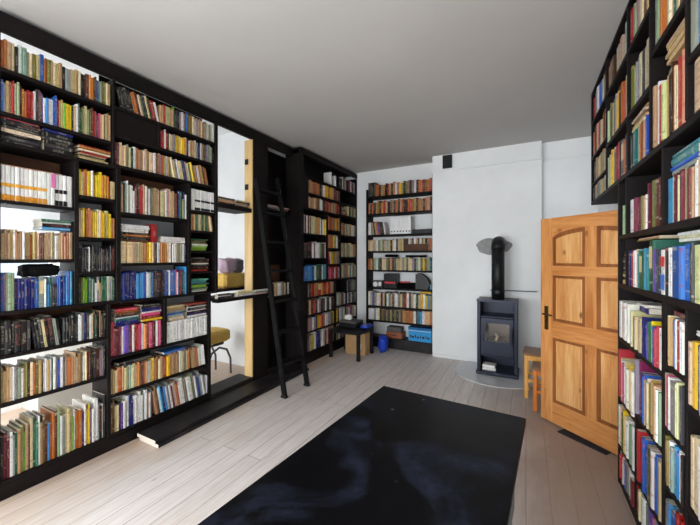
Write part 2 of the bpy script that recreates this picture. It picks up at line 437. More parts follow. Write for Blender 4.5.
def row(case, a0, a1, z, seq, h, hv, clear, desc, ends, D=.16, kind='book', ang=14, inset=.012, iv=.012, extra=None, uniform=False, soft=False, split=.12):
    """a shelf of standing books. a0 -> a1 along the shelf; '<' leans the tops back toward a0, '>' toward a1, '|' upright, '_' a gap"""
    toks = TOK.findall(seq); sgn = 1 if a1 > a0 else -1
    L = abs(a1-a0) - .004
    items = []; mode = '|'
    for (ch, num, fl) in toks:
        if ch in '<>|': 
            if ch != mode: items.append(('mode', ch)); mode = ch
            continue
        wd = float(num) if num else 1.0
        if wd >= 2 and not uniform and ch != '_' and not ch.isupper() and (wd >= 3 or random.random() < .7):
            k2 = 2 if wd < 3 else int(wd)-random.randrange(2)
            items += [(ch, wd/k2*.93, fl)]*k2
        elif 1 <= wd < 2.1 and not uniform and ch not in '_' and not ch.isupper() and random.random() < split: items += [(ch, wd*.5, fl)]*2
        else: items.append((ch, wd, fl))
    def hgt(ch, fl):
        hh = h*(1+ (0 if uniform else random.uniform(-hv, hv)))
        if fl == '!': hh = h*1.22
        if fl == "'": hh = h*.78
        return min(hh, clear-.008)
    built = []; mode = '|'
    for it in items:
        if it[0] == 'mode': mode = it[1]; built.append(['mode', mode]); continue
        built.append([it[0], it[1]*(1 if uniform else random.uniform(.88, 1.14)), it[2], hgt(it[0], it[2]), mode])
    th = math.radians(ang); tn, cs, sn = math.tan(th), math.cos(th), math.sin(th)
    fixed = 0; var = 0; prevh = h; prev = '|'; mode = '|'; gap = .0007
    mh = lambda i: max([b[3] for b in built[i:i+8] if b[0] not in ('mode','_')] or [h])
    gaps = {}
    for i, b in enumerate(built):
        if b[0] == 'mode':
            g = 0
            if b[1] == '<' : g = (prevh if prevh else h)*tn + .002
            if b[1] == '|' and mode == '>': g = h*(1+hv)*tn + .004
            if b[1] == '>' : g = .003
            if b[1] == '|' and mode == '<': g = .003
            gaps[i] = g; fixed += g; mode = b[1]; continue
        if b[0] == '_': var += b[1]; continue
        var += b[1]/(cs if b[4] != '|' else 1); fixed += gap; prevh = b[3]
    if mode == '>': fixed += h*1.1*tn
    k = max(.2*L, L-fixed)/var
    s = .002; n = 0
    for i, b in enumerate(built):
        if b[0] == 'mode': s += gaps[i]; continue
        if b[0] == '_': s += b[1]*k; continue
        ch, wd, fl, hh, mode = b
        t = wd*k - .0002
        n += 1
        K = 'label' if ch.isupper() else None
        code = ch.lower()
        ins = inset + random.random()*iv
        DD = D*(1 if uniform else random.uniform(.88, 1.08))
        if mode == '|':
            if not uniform:
                e = 0
            M4 = frame(case, a0+sgn*s, z+.0008, ins); s += wd*k + gap
        else:
            hh = min(hh, (clear-.01-t*sn)/cs)
            if mode == '<':
                M4 = frame(case, a0+sgn*s, z+.0008, ins) @ Matrix.Rotation(th, 4, 'X')
            else:
                M4 = frame(case, a0+sgn*(s+t/cs), z+.0008, ins) @ Matrix.Rotation(-th, 4, 'X') @ Matrix.Translation((0,-t,0))
            s += t/cs + gap + .0003
        dd = f"{ordw(n)} counting {ends} on {desc}"
        ex = extra(n, code) if extra else K
        book(M4, t, hh, DD, code, random.random(), (dd, t, hh, h, mode), kind, ex, hard=not soft and random.random() < .6)
    return s
def pile(case, a0, a1, z, seq, desc, D=.16, kind='book', tk=.02, inset=.015, jit=.02, var=.25):
    """books lying flat, bottom first; returns the top height"""
    sgn = 1 if a1 > a0 else -1; L = abs(a1-a0); zz = z + .0012; n = 0
    for (ch, num, fl) in TOK.findall(seq):
        t = tk*(float(num) if num else 1.0); n += 1
        hh = L*(1-random.random()*var) - .004
        off = random.random()*min(jit, max(0, L-.004-hh))
        DD = D*random.uniform(.85, 1.0)
        M4 = frame(case, a0+sgn*(off+.002), zz+t, inset+random.random()*.015) @ Matrix.Rotation(-PI/2, 4, 'X')
        book(M4, t, hh, DD, ch.lower(), random.random(), (f"{ordw(n)} from the bottom of {desc}", t, hh, L, 'flat'), kind, 'label' if ch.isupper() else None, random.random() < .5)
        zz += t + .0008
    return zz

S = 'toward the stove'
# ---- end bay of the long bookcase
row('L', .816, 1.473, Z(1.26), "o2tckwgc2vcuo1v1c3t1k1g2t3c1k2b1o2b1u1s1v2c2", .185, .09, .23, "the topmost shelf, end bay", S)
row('L', .816, 1.473, Z(.97), "u1g1t2r1c1s1b1o2r2r1w1d1b1i1w1a1w2u2r1c2l1y2y1k1c1w1e2c3s1b2r1g1m1p1c2v1c1t2", .205, .12, .262, "the second shelf down, end bay", S)
z_ = pile('L', .82, 1.03, Z(.775), "k1d2k1c1.6d1k1d.8k.8r.6", "the red-topped black pile, end bay", .2, tk=.0165, jit=.01, var=.08)
pile('L', 1.035, 1.215, Z(.775), "k1.9d1.4k1.4d1.4k1.9n1.1", "the blue-topped black pile, end bay", .2, tk=.0175, jit=.01, var=.05)
pile('L', 1.247, 1.472, Z(.775), "c1.4t.6k.6c.8r.7k.5c1b.5o1r.8", "the magazine pile above the yellow books", .19, tk=.0135, jit=.05, var=.25)
def jx(n, code): return 'orange_bands' if n <= 10 else ('pink_patch' if n == 12 else ('black_bands' if 13 <= n <= 15 else None))
row('L', .816, 1.211, Z(.385), "w1w1w1w1w1w1w1w1w1w1w.9w1.1w1w1w1w1.5", .232, 0, .34, "the shelf of white journals", S, .17, 'journal', extra=jx, uniform=True)
pile('L', .82, 1.15, Z(.385)+.2335, "t.5", "the white journals' top", .15, tk=.016, jit=.0, var=.02)
row('L', 1.245, 1.502, Z(.49), "y1c1o2y2w1y3y1o1y2o1_.6t2'", .19, .1, .25, "the upper shelf of yellow books", S)
row('L', .816, 1.211, Z(-.01), "t4c1w.6t3w1t2o1t2c1b2c1t2c2w1c2t3o1t1c1", .185, .1, .36, "the shelf of tan books, end bay", S)
pile('L', 1.02, 1.205, Z(-.01)+.2155, "a1.2k1.4w.8e1.2", "the small pile on the tan books", .17, tk=.016, jit=.03, var=.1)
row('L', 1.245, 1.502, Z(.165), "c2y1o2o2y1y1c2y2c2y1o2'", .215, .08, .29, "the lower shelf of yellow books", S)
row('L', 1.245, 1.502, Z(-.11), "k2d1k2w.5k3d1k2d1k2k1d1k1r.4k1", .195, .1, .25, "the shelf of black books, end bay", S)
row('L', .816, 1.211, Z(-.355), "u1!g1!s2!n2n2n1n1u1a.6G2w.5a1'z1d2'u1n1u1a.5u1!a1!", .208, .05, .32, "the shelf of blue books, end bay", S)
row('L', 1.245, 1.502, Z(-.355), "e1v1l1l1e2g1e1w1'G1t1'e2e1s2g1e1", .195, .1, .21, "the shelf of green books", S)
row('L', .816, 1.433, Z(-.645), "k1d1k2d1k1K3k2d1<k2d1T1k1d2g1k1K3|d1k3K3k1d1w1g1n1k1w1c.5e2k1t.5d1k1", .205, .08, .25, "the dark-book shelf, end bay", S, ang=7)
row('L', .816, 1.433, Z(-.965), "t2t1c1w1g2w1v1b1c1o1v1t1b1w1t1w1e.6w1g1u1w1g1c1o2t2c1t1g1w1c1m1b1k1d1b2g2d1", .218, .1, .29, "the beige-book shelf, end bay", S)
row('L', .816, 1.433, Z(-1.475), "k1m2w1g.6e1t1v1l.6t1m.6c1e2w.6t1b2u1o2b1s1w1s1c2t1l.6w1o3n1w1y2i1w2w1s1k1w.6d1", .30, .16, .40, "the bottom shelf, end bay", S, .2, 'booklet', soft=True)
# ---- middle bay
row('L', 1.497, 2.503, Z(1.28), "<k1d1k1d1k2o2b1c1e1d1c1e1r2w1|t2r1c2c2l.6!d2k1g1w1g1u1v2o1c1w1g1t2c1t1c2w1g1c1w2", .185, .08, .215, "the topmost shelf, middle bay", S, ang=13)
row('L', 1.888, 2.503, Z(1.045), "r2w.5r1k.5c2g1y2c1y2t1d1w1t2c1g1n1w1t1b1g2c1s1k1", .175, .08, .2, "the second shelf down, middle bay", S)
row('L', 1.497, 2.503, Z(.79), "m2c1c2s1c1e1w1t2K1t1c2t1c2w1t2g1o1c1w1t1<c2g1w1c2n2c2l1y1t2n.5w1o1t1b1o2|_3", .19, .07, .222, "the third shelf down, middle bay", S, ang=11)
row('L', 1.542, 2.168, Z(.395), "t2k.5g1w1g1w2w1'm2b1r2t1w1g1w1k.5v2t1w.5c2k.5c2t1w1c2c1o1c1b1o1_.8n1e2c1'n1w1", .255, .09, .36, "the cream-book shelf, middle bay", S)
def ex12(n, code): return 'enc_bands' if n > 2 else None
row('L', 2.207, 2.503, Z(.50), "w1w1w1w1w1w1w1w1w1w1w1w1", .22, 0, .26, "the shelf of white encyclopedias", S, .17, 'encyclopedia', extra=ex12, uniform=True)
row('L', 2.207, 2.503, Z(.29), "t1o1c1v1e1c2e2t1e1o1<c1t1|_.4", .168, .05, .18, "the short green and yellow row", S, ang=8)
row('L', 1.542, 2.168, Z(-.045), "c2t.5c2c2c2t1o1y2t1k1w2o3c1w1r.5w2s1t1c1w1n1", .185, .03, .41, "the tan shelf, middle bay", S)
zt = Z(-.045)+.1925
pile('L', 1.55, 1.80, zt, "b.7k1d.8o.8k1.2w1w1w1w1", "the pile below the cream-book shelf", .15, tk=.0165, jit=.02, var=.1)
row('L', 1.81, 1.86, zt, "r1", .165, 0, .2, "the tan books", S)
pile('L', 1.90, 2.16, zt, "w1.5w1.6", "the white pair on tan books", .15, tk=.018, jit=.02, var=.1)
pile('L', 2.215, 2.43, Z(.0775), "l1.5l.8w1v.8v1e.6", "the green pile", .16, tk=.021, jit=.03)
pile('L', 2.215, 2.44, Z(-.14), "r.8k.6b1k1w.6b.8k1.4d.8", "the brown pile", .16, tk=.02, jit=.03)
pile('L', 2.215, 2.44, Z(-.357), "w.5s.8e1l1e.8z1.4z1", "the teal pile", .16, tk=.02, jit=.03)
row('L', 1.542, 2.168, Z(-.365), "n1u1n2n2n1a2a2u1w1g1u1d2k2d1n1u2w.5u2u1p.5w1n1r.5d1z1a1!", .235, .07, .285, "the blue shelf, middle bay", S)
row('L', 1.466, 1.916, Z(-.828), "r2!m4w1i3d1p1w1r2p2w1o2m1p2m2w1p2m1", .235, .05, .43, "the red and pink shelf", S)
pile('L', 1.505, 1.70, Z(-.828)+.2485, "n1.3n.8z1w.5d.8b1o.8r1.3", "the pile topped by a red book", .16, tk=.018, jit=.01, var=.08)
pile('L', 1.72, 1.912, Z(-.828)+.2485, "y1r1.6p1.4w.7n1.4d1.2k.9", "the pile standing on a yellow book", .16, tk=.018, jit=.01, var=.1)
row('L', 1.949, 2.412, Z(-.828), "w1w1w1w1w1w1w1w1w1w1w1w1w1w1", .205, .02, .42, "the shelf of white books", S)
pile('L', 1.952, 2.15, Z(-.828)+.212, "c1.4g1u.8g1.2t.8c1.2", "the cream pile on white books", .16, tk=.022, jit=.04, var=.2)
pile('L', 2.17, 2.41, Z(-.828)+.212, "w1n.8k1.2w.5k1.4w.5k.9r.7", "the dark pile on white books", .16, tk=.019, jit=.03, var=.1)
row('L', 1.466, 2.412, Z(-1.145), "t2c1o2t1c1s2c2t1o1t1b1o1t1w1c1y1t1o1c1t1o2y2t3t2w1c2s1c1o1<t2t1k.5o1w2w2|_1", .2, .06, .28, "the yellowed-book shelf, middle bay", S, ang=6)
pile('L', 1.52, 1.86, Z(-1.145)+.2145, "k1d1", "the black pair on yellowed books", .15, tk=.014, jit=.02, var=.15)
pile('L', 1.93, 2.16, Z(-1.145)+.2145, "u1", "the yellowed-book row", .16, tk=.018, jit=.0, var=.05)
row('L', 1.466, 2.412, Z(-1.47), "b1b1c2d1i1w1k.5w1n2w2w2w1g1w1o1w1g.5<t1b1k.5w1a1n1a1w1g1w1m1w1t1o.5r.5w3k.5g2w2w1l1g1w1s1u1g2w1|_1w.6'", .245, .12, .3, "the bottom shelf, middle bay", S, .2, 'booklet', ang=9, soft=True)
# ---- shelves of the opening and the black recess
pile('L', 2.56, 2.80, Z(.62), "k1t1c.8k1", "the first pile in the loft opening", .18, tk=.02)
pile('L', 2.82, 3.05, Z(.62), "k.7t1.5k1c.7", "the second pile in the loft opening", .18, tk=.02)
pile('L', 2.47, 2.72, Z(-.455), "d.8k.8w.5d1", "the dark pile on the loft ledge", .058, tk=.016, inset=-.086, jit=.01)
pile('L', 2.74, 3.02, Z(-.455), "w1.3c1.2", "the pale pair on the loft ledge", .058, tk=.022, inset=-.086, jit=.01)
pile('L', 3.03, 3.30, Z(-.455), "c1k.5w1", "the end pile on the loft ledge", .058, tk=.02, inset=-.086, jit=.01)
pile('L', 3.36, 3.60, Z(.67), "k1g1c1", "the near pile in the black recess", .16, tk=.018, inset=.03)
pile('L', 3.62, 3.84, Z(.67), "k1b1.2c.6", "the far pile in the black recess", .16, tk=.018, inset=.03)
row('L', 3.36, 3.84, Z(-.53), "g1c1w1b1c1t1w2c1g1c1k1w1", .18, .08, .25, "the lit shelf of the black recess", S, inset=.03)
# ---- corner bay
C = 'corner bay'
row('C', 4.75, 5.66, Z(1.24), "w1_2w1_2k2d1w1k1s2_2m2w1m2g2", .2, .1, .24, f"the topmost shelf, {C}", S)
row('C', 4.09, 5.06, Z(1.0), "t2o1b1o2t1k1c1w1y2o1y2t1m1b1r1b1", .19, .06, .21, f"the second shelf, {C}", S)
row('C', 4.09, 5.055, Z(.77), "t3c1t2b1w2k1b1r1m1o2c1g1t1o1m1r1", .17, .08, .19, f"the third shelf, {C}", S)
pile('C', 5.09, 5.32, Z(.785), "t1r.8c1d.8t1c.8", f"the pile in the third shelf, {C}", .16, tk=.02)
row('C', 5.36, 5.69, Z(.785), "c1k1v1c1b1s1c1g1", .175, .06, .185, f"the third shelf's end, {C}", S)
row('C', 3.97, 4.61, Z(.375), "g1m1w1m1w.5b1c2c1t1o2w1o1w1y2", .26, .06, .34, f"the fourth shelf, {C}", S)
row('C', 4.65, 5.05, Z(.475), "t1r1o2t2y1o1c1", .22, .05, .25, f"the small orange shelf, {C}", S)
row('C', 5.08, 5.69, Z(.415), "t2m1c1s1c1g1t1w2c1b1", .21, .07, .3, f"the fourth shelf's end, {C}", S)
row('C', 3.97, 4.61, Z(0), "d2k2m1w1m1w3g1m1b1w1", .24, .08, .33, f"the fifth shelf, {C}", S)
row('C', 4.65, 5.05, Z(.17), "o3y1g1w1k1", .22, .05, .26, f"the second orange shelf, {C}", S)
row('C', 4.65, 5.05, Z(-.10), "k.5<r1w1y2|_1t2g2", .2, .1, .24, f"the yellow-book shelf, {C}", S, ang=10)
row('C', 5.08, 5.69, Z(.02), "c2g1c1v1s1c2t1o1", .24, .08, .35, f"the fifth shelf's end, {C}", S)
row('C', 3.97, 4.61, Z(-.35), "u2a2u1w1e3w.5a1g1", .23, .06, .31, f"the blue and green shelf, {C}", S)
row('C', 4.65, 5.05, Z(-.355), "r1!p1r2w.5r2g1", .2, .06, .23, f"the short red shelf, {C}", S)
row('C', 5.08, 5.69, Z(-.36), "g1c1g2t1g1c1g1w1s1g1c1", .24, .1, .34, f"the sixth shelf's end, {C}", S)
row('C', 4.07, 4.86, Z(-.60), "g1b1r2o1t1R2y1r3y.5r2t1g1", .2, .04, .215, f"the long red shelf, {C}", S)
row('C', 4.92, 5.27, Z(-.84), "g1w1g1c1d1g1w1", .21, .1, .24, f"the grey shelf, {C}", S)
row('C', 5.31, 5.69, Z(-.84), "w2k1g1w1k1d2g1", .19, .1, .2, f"the grey shelf's end, {C}", S)
row('C', 5.31, 5.69, Z(-.62), "w1_1d1_1g2d1", .19, .1, .23, f"the sparse shelf, {C}", S)
row('C', 4.07, 4.86, Z(-.87), "k1c1d1r2k1w.6g1d3w.6d1k1w1k1b1", .21, .06, .24, f"the dark shelf, {C}", S)
row('C', 4.07, 4.86, Z(-1.12), "g2w1g1n1y1o1r1t1w2g2k.5y1", .2, .06, .22, f"the eighth shelf, {C}", S)
row('C', 4.92, 5.69, Z(-1.12), "y1k1w1g1w1d1g1w1p1r1g1w1", .21, .08, .25, f"the eighth shelf's end, {C}", S)
row('C', 4.07, 4.86, Z(-1.43), "g1c1y1w1n2w2r1w1r1w1c1", .25, .08, .28, f"the bottom shelf, {C}", S)
row('C', 4.92, 5.69, Z(-1.43), "c1w1b1g1w1u1g1w1t1g1", .24, .08, .28, f"the bottom shelf's end, {C}", S)
# ---- alcove bookcase beside the chimney
A0, A1 = -2.55, -1.375
a = 'alcove bookcase'; AY_ = 5.44
row('A', A0, A1, Z(1.115), "d1!d1!k1!b1!o2k1t1o1_.5k1o1t1b1o1w1t1y1t1k1v1v1k1g1w1k1o1o1b1o1o1r1", .21, .08, .33, f"the topmost shelf, {a}", S)
row('A', A0, A1, Z(.80), "o1b1o1k1t1v1b1o1r1c1k1b1t1b1o1k1t1o1b1k1o1r1o1t1b1o1t1b1o1t1b1", .215, .08, .27, f"the second shelf, {a}", S)
row('A', A0, A0+.43, Z(.42), "w2<c1k1t1o1i1b1k1d1w1|_3", .23, .05, .33, f"the white-file shelf, {a}", S, ang=9)
row('A', A0, -1.872, Z(.125), "c2c1k.4c1w1k.4s1c1v1c1s1c1b1c1w1k1c1t1c1", .20, .07, .26, f"the fourth shelf, {a}", S)
row('A', -1.87, A1, Z(.125), "b1k1w1c1b1w1t1b1w1t1c1k1t1o2", .21, .05, .26, f"the fourth shelf behind the tray, {a}", S, inset=.045)
o = MB().cbox(-1.845, -1.455, AY_+.004, AY_+.034, Z(.125)+.001, Z(.125)+.115, .003)
TRAY = o
row('A', A0, A1, Z(-.215), "o1t1b1s1w1e1d1c1c1g1b1t1b1d1c1c2g1c1b1c2g1d1s1c1e1y1v1g1z1", .21, .08, .3, f"the fifth shelf, {a}", S)
row('A', A0, A1, Z(-.86), "w1c1u1g1w1c1d1c1k1w1g1c1b1w2g1c1b1r1w1d1c1w1e1c1y1w1y1z1t1", .24, .08, .28, f"the seventh shelf, {a}", S)
row('A', A0, A1, Z(-1.12), "w2w1g1w1c1d1v1d1v1d1v1d1v1d1v1d1o1t1o1o1t1w1k.5z1a1w1t2o1", .212, .06, .228, f"the eighth shelf, {a}", S)
# ---- tall bookcase by the pine door (rows run from the door)
D_ = 'from the door'; R = 'door bookcase'
kw = dict(inset=.004, iv=.012, D=.18, split=.5)
row('R', 4.04, 3.40, Z(.565), "k1g1t1d1g1c1t1g1c1", .135, .08, .15, f"the lowest far shelf, {R}", D_, **kw)
row('R', 4.04, 3.40, Z(.74), "k2t1c1v1t1g1", .19, .1, .24, f"the second far shelf, {R}", D_, **kw)
row('R', 4.04, 3.40, Z(1.0), "r1o1k1t1r1g1c1o1b1c1", .24, .12, .33, f"the third far shelf, {R}", D_, **kw)
row('R', 4.04, 3.40, Z(1.35), "r1t1g1w1u2w1t1k1", .22, .1, .27, f"the highest far shelf, {R}", D_, **kw)
row('R', 3.35, 2.755, Z(.565), "s1c2s1y2c1v1m2r1k1D2o1d2g1", .26, .07, .33, f"the shelf above the door", D_, **kw)
row('R', 3.35, 2.755, Z(.93), "s1g1v1c1l.5d1g1y2b1o1r2c1", .26, .12, .38, f"the second shelf above the door", D_, **kw)
row('R', 3.35, 2.755, Z(1.35), "t2b1_1c1g1t1_1g1", .2, .1, .27, f"the third shelf above the door", D_, **kw)
row('R', 2.715, 2.315, Z(.565), "d2z3z1s1o1b1t1u2d1", .215, .04, .33, f"the teal shelf, {R}", D_, **kw)
pile('R', 2.71, 2.40, Z(.565)+.2295, "c1t1b1c.8t.8", f"the pile on teal books, {R}", .19, tk=.018)
row('R', 2.715, 2.315, Z(.93), "v2c1g1v1c1d1c2", .26, .06, .38, f"the shelf above the teal books", D_, **kw)
row('R', 2.715, 2.315, Z(1.35), "r1s1g2c1b1c1", .23, .06, .27, f"the highest short shelf, {R}", D_, **kw)
row('R', 2.275, 1.865, Z(.575), "t2w.6r1c1t1k1b1c1r1t2", .29, .1, .36, f"the red-book shelf, {R}", D_, **kw)
pile('R', 2.13, 1.87, Z(.575)+.3505, "t1c1t1c1t1c1", f"the worn pile above red books", .18, tk=.017)
row('R', 2.275, 1.865, Z(1.085), "s3d1o2s1c2e1c2m1c1", .3, .06, .5, f"the upper orange shelf, {R}", D_, **kw)
row('R', 1.825, 1.30, Z(.58), "c2t1k1t2g1c2s1", .2, .05, .21, f"the edge shelf, {R}", D_, **kw)
row('R', 1.825, 1.30, Z(.82), "g1u2a1w1r2d1y1c2", .34, .08, .5, f"the upper edge shelf, {R}", D_, **kw)
row('R', 2.94, 2.79, Z(.16), "_2s1_3", .2, .0, .36, f"the narrow slot, {R}", D_, **kw)
row('R', 2.745, 2.125, Z(.16), "_1w2m1_.2m1b1K1v1c1w1_.4m2!v1!b1!m2!", .2, .05, .36, f"the maroon shelf, {R}", D_, **kw)
row('R', 2.09, 1.30, Z(.16), "a2w1m1c.5m2c1b1t1w1c2y3!y3!c2y2!t2e2", .21, .06, .36, f"the yellow shelf, {R}", D_, **kw)
pile('R', 2.088, 1.82, Z(.16)+.2265, "g1u1z2z1", f"the teal pile on pale books", .2, tk=.019, var=.05, jit=.01)
pile('R', 2.94, 2.79, Z(-.18), "t1.3k1c.8k1.4g1k1.2g1k1t1k1", f"the narrow slot's pile, {R}", .15, tk=.021, var=.1)
row('R', 2.745, 2.04, Z(-.18), "n2k1r1w2c1z2E2e1z2E2!e1!i1u1d2W2k1w2", .225, .05, .3, f"the green shelf, {R}", D_, **kw)
pile('R', 2.60, 2.23, Z(-.18)+.2785, "v.4c.5", f"the row of green books", .2, tk=.018, var=.05)
row('R', 2.02, 1.30, Z(-.18), "u4d1c3W2s2t2g2c2", .235, .05, .3, f"the slate-blue shelf, {R}", D_, **kw)
pile('R', 2.0, 1.62, Z(-.18)+.25, "w.7c.7w.8", f"the pale pile on slate-blue books", .2, tk=.018, var=.1)
kw = dict(inset=-.010, iv=.016, D=.2, split=.5)
row('R', 2.945, 2.125, Z(-.55), "w2!c1!w2!w2!_.8w1c1i1c1g1c1_.8c1n1i1e1y1u1r1w1", .205, .08, .33, f"the white-spined shelf, {R}", D_, **kw)
pile('R', 2.585, 2.44, Z(-.55)+.2265, "n1.8w.8", f"the white-spined row, {R}", .18, tk=.02, var=.05)
row('R', 2.065, 1.865, Z(-.49), "c2t1u1n.6w1g1r.6w2", .215, .03, .27, f"the square cubby, {R}", D_, **kw)
pile('R', 2.06, 1.87, Z(-.49)+.2235, "b1.2", f"the square cubby, {R}", .2, tk=.018, var=.02)
row('R', 1.825, 1.30, Z(-.59), "c.6y1n1w1k1c1y1t1c2u2", .25, .05, .38, f"the edge cubby, {R}", D_, **kw)
pile('R', 1.822, 1.50, Z(-.59)+.2645, "k.6w.7w.5", f"the magazine pile, {R}", .23, tk=.018, var=.04)
row('R', 2.945, 2.575, Z(-.97), "r1!c1w1c1p.6w1c1w2y1c1w2", .27, .08, .39, f"the pink shelf, {R}", D_, **kw)
row('R', 2.535, 2.125, Z(-.92), "g1!m1!n1d1n1u1g1c1v1y.6t1c2w1s1", .26, .06, .34, f"the mixed magazine shelf, {R}", D_, **kw)
row('R', 2.065, 1.865, Z(-.785), "c1p1w1g2c1g1d1", .24, .04, .26, f"the pink cubby, {R}", D_, **kw)
row('R', 2.945, 2.575, Z(-1.30), "w1c1e1y1c1w2s1w2", .26, .08, .3, f"the second lowest shelf, {R}", D_, **kw)
row('R', 2.535, 2.125, Z(-1.30), "g1r2c1u2g1v1w1u1g1c1", .28, .08, .34, f"the red and blue shelf, {R}", D_, **kw)
row('R', 2.065, 1.865, Z(-1.05), "v2w1s1a2w1k1", .21, .06, .235, f"the pale blue cubby, {R}", D_, **kw)
row('R', 1.825, 1.30, Z(-1.0), "c2w3g2w3s2w2", .3, .08, .37, f"the large white shelf, {R}", D_, **kw)
row('R', 2.945, 2.575, Z(-1.52), "g1r1c1u1g1w2m1", .17, .08, .19, f"the bottom shelf, {R}", D_, **kw)
row('R', 2.535, 2.125, Z(-1.52), "r1c1w1g1i1p.6g1c1", .17, .06, .19, f"the bottom middle shelf, {R}", D_, **kw)
row('R', 2.065, 1.865, Z(-1.40), "g1a2u1r2c1", .28, .06, .32, f"the low cubby, {R}", D_, **kw)

# ------------------------------------------------------------------ camera
cam_d = bpy.data.cameras.new('camera'); cam = bpy.data.objects.new('camera', cam_d); COL.objects.link(cam)
F = 328.0; YAW = math.atan(176/328)
cam_d.sensor_fit = 'HORIZONTAL'; cam_d.sensor_width = 36; cam_d.lens = 36*F/700
cam_d.shift_y = -(262.5-258)/700; cam_d.clip_start = .02
cam.location = (0, 0, CZ); cam.rotation_euler = (PI/2, 0, YAW)
SC.camera = cam
def pix(p):
    c, s = math.cos(YAW), math.sin(YAW)
    d = -s*p[0] + c*p[1]; r = c*p[0] + s*p[1]
    if d < .05: return None
    return 350 + F*r/d, 258 - F*(p[2]-CZ)/d, d

# ------------------------------------------------------------------ books -> objects
def cover_geo(b):
    D, t, h = b['D'], b['t'], b['h']
    r = min(.006, .3*t) if b['hard'] else min(.0012, .2*t); c = min(.0024 if b['hard'] else .0009, .2*t)
    O = [(-D,0),(-r,0),(0,.25*t),(0,.75*t),(-r,t),(-D,t)]; I = [(-D,c),(-r-c,c),(-r-c,t-c),(-D,t-c)]
    P = O + I
    v = [(x,y,0) for x,y in P] + [(x,y,h) for x,y in P]
    f = []; uv = []
    q = lambda i, j: (i, j, j+10, i+10)
    for i in range(5):
        f.append(q(i, i+1))
        if 1 <= i <= 3 and b['kind'] not in ('journal','encyclopedia'):
            a, e = O[i][1]/t, O[i+1][1]/t; uv.append([(a,0),(e,0),(e,1),(a,1)])
        else: uv.append(None)
    for i, j in ((5,9),(9,8),(8,7),(7,6),(6,0)): f.append(q(i, j)); uv.append(None)
    for o in (0, 10):
        for fc in ((0,1,7,6),(1,2,3,4,8,7),(4,5,9,8)):
            f.append(tuple(i+o for i in fc)); uv.append(None)
    e = .003 if b['hard'] else .0006
    pg = (-D+e, -r-c-.0003, c+.0002, t-c-.0002, e, h-e)
    return v, f, uv, pg
def extras(b):
    """coloured bands and labels pasted on the spine: (part name, colour, v0, v1)"""
    x = b['extra']
    if x == 'label': return [('spine_label', (206,186,142), .45, .88)] if b['code'] != 'w' else [('spine_label', (44,110,196), .1, .45), ('title_band', (206,44,48), .62, .85)]
    if x == 'orange_bands': return [('orange_band', (222,158,44), .40, .50), ('foot_band', (214,142,40), .01, .17)]
    if x == 'pink_patch': return [('pink_band', (214,116,168), .55, .99)]
    if x == 'black_bands': return [('black_band', (28,26,30), .40, .52), ('foot_band', (28,26,30), .01, .17)]
    if x == 'enc_bands': return [('black_band', (28,26,30), .42, .52), ('foot_band', (28,26,30), .02, .14)]
    return []
def band_box(b, v0, v1):
    t, h = b['t'], b['h']; return (-.0008, .0008, .12*t if b['extra'] == 'label' else .0005, .88*t if b['extra'] == 'label' else t-.0005, v0*h, v1*h)

for b in BOOKS:
    c = b['M'] @ Vector((0, b['t']/2, b['h']/2)); p = pix(c)
    out = (b['M'].to_3x3() @ Vector((1,0,0)))
    view = (Vector((0,0,CZ)) - c)
    b['c'] = c
    b['score'] = 0
    if p and -12 < p[0] < 712 and -12 < p[1] < 537:
        b['score'] = b['t']*b['h']*max(.05, out.dot(view.normalized()))/(p[2]**2)
    if b['M'].translation.y > 3.3 and b['M'].translation.x > .5 and c.z < 2.1: b['score'] = 0
nb = sorted([b for b in BOOKS if b['kind'] == 'book'], key=lambda b: -b['score'])
for b in nb[:300]: b['solo'] = b['score'] > 0
for b in BOOKS:
    if b['kind'] != 'book': b['solo'] = b['score'] > 0
SEEN = {}
GROUPS = {'book': 'books on the shelves', 'booklet': 'thin booklets on the bottom shelves', 'journal': 'white journal volumes on one shelf', 'encyclopedia': 'white encyclopedia volumes with black bands'}
rest = MB()
